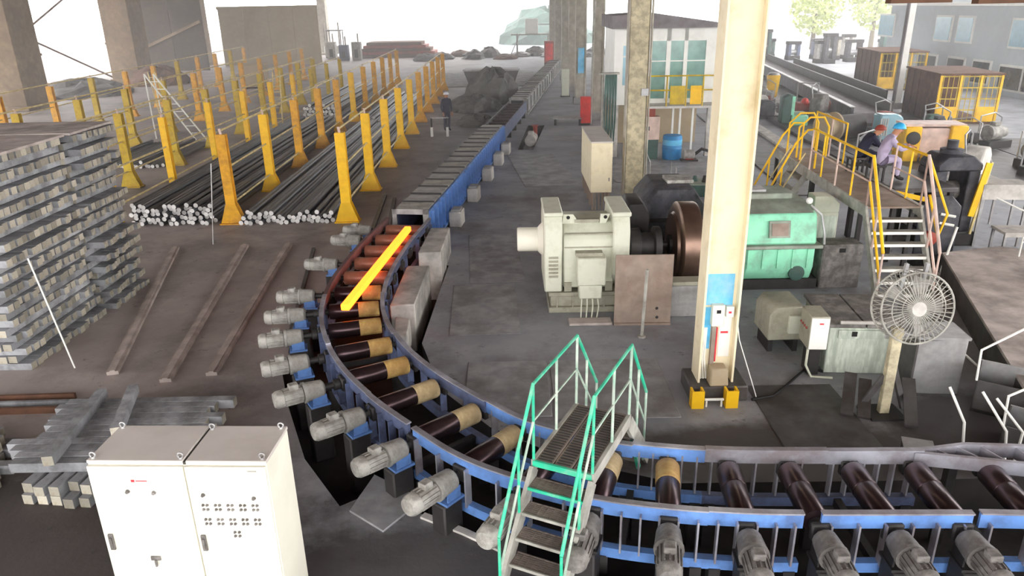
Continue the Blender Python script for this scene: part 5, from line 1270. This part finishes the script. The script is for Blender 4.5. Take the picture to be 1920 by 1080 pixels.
for x in (-1.0,.8):
    for y in (.4,2.4): MB().lathe((x,y,.45),(1,0,0),[(0,.45),(.25,.45)],14).build('wheel', M['black'], o)
for x in (-.9,.75): MB().bx(x,x+.15,-.3,-.1,.2,4.0).build('mast', M['conc'], o)
MB().bx(-.9,.9,.6,2.2,3.0,3.15).build('cab_roof', M['roofgrey'], o); 
for x in (-.85,.75):
    for y in (.65,2.05): MB().bx(x,x+.1,y,y+.1,1.4,3.0).build('cab_post', M['roofgrey'], o)
for k in range(7):
    x = -26+k*1.5; o = thing('far_machine', 'far blue-grey machine beside the beige wall, %s from the left' % ORD[k], 'machine', (x+rnd.uniform(-.3,.3),88+rnd.uniform(-3,3),0), 0, 'far machines by the beige wall')
    h = rnd.uniform(1.2,2.6); MB().bx(-.5,.5,-.5,.5,0,h).build('body', M[rnd.choice(['bluedirty','conc','motor','water'])], o, bev=.05); MB().bx(-.2,.2,-.55,-.5,.3,h*.6).build('door', M['dark'], o); MB().tube((.2,0,h),(.2,0,h+.9),.08,n=8).build('stack_pipe', M['conc'], o)
o = thing('far_gantry', 'far white work gantry with slanted ladder at the end of the conveyor', 'gantry', (2.6,86,0))
for x in (-1.6,1.8): MB().bx(x,x+.18,0,.18,0,2.6).build('leg', M['stringer'], o)
MB().bx(-2.2,3.4,-.2,1.2,2.4,2.55).build('deck', M['stringer'], o); MB().bx(-.6,.8,.2,1.0,2.55,4.1).build('white_cabin', M['white'], o, bev=.05); MB().bar((-2.4,0,0),(-1.2,0,2.6),.5,.08).build('slanted_ladder', M['steel'], o); MB().path([(.8,-.2,3.5),(3.4,-.2,3.5)],.05,6).build('rail', M['steel'], o)
o = thing('far_red_box', 'small red box beside the far grey columns', 'box', (4.1,76,0)); MB().bx(-.5,.4,-.4,.4,.2,2.2).build('body', M['redrust'], o, bev=.04); MB().bx(-.5,.4,-.35,.35,0,.2).build('plinth', M['dark'], o); MB().bx(-.4,.3,-.42,-.4,.4,2.0).build('door', M['red'], o)
heap('far_mound','dark green far mound behind the gantry','mound',6,118,7,5,5.0,'tealdark',60,18)

o = thing('pit_pump', 'pale pump set sitting in the small pit beside the open roller run', 'pump', (1.0,33.0,-.5), R(-8))
MB().bx(-.3,.3,-.8,.8,0,.3).build('bed', M['concd'], o, bev=.02); MB().lathe((0,-.7,.55),(0,1,0),[(0,.12),(.03,.24),(.6,.24),(.65,.15),(.8,.15),(.82,.22),(1.2,.22),(1.25,.1)],16).build('pump_body', M['conc'], o); MB().bx(-.12,.12,-.5,-.2,.75,.92).build('terminal_box', M['conc'], o, bev=.02); MB().lathe((.1,.5,.5),(0,0,1),[(0,.1),(.5,.1),(.52,.16),(.56,.16)],12).build('outlet_pipe', M['redrust'], o)
# dusty air of the mill hall
b = MB().bx(-60, 60, 17.5, 150, -.9, 11.9)
hz = b.build('dust_haze', None or bpy.data.materials.new('dust_haze'), smooth=False)
hm = hz.data.materials[0]; hm.use_nodes = True; nt = hm.node_tree; nt.nodes.clear()
vo = nt.nodes.new('ShaderNodeVolumeScatter'); ou = nt.nodes.new('ShaderNodeOutputMaterial')
vo.inputs['Color'].default_value = (1, .97, .96, 1); vo.inputs['Density'].default_value = .0065; vo.inputs['Anisotropy'].default_value = .2
nt.links.new(vo.outputs[0], ou.inputs['Volume'])
tag(hz, 'thin dusty haze filling the air of the whole hall', 'haze', kind='stuff')
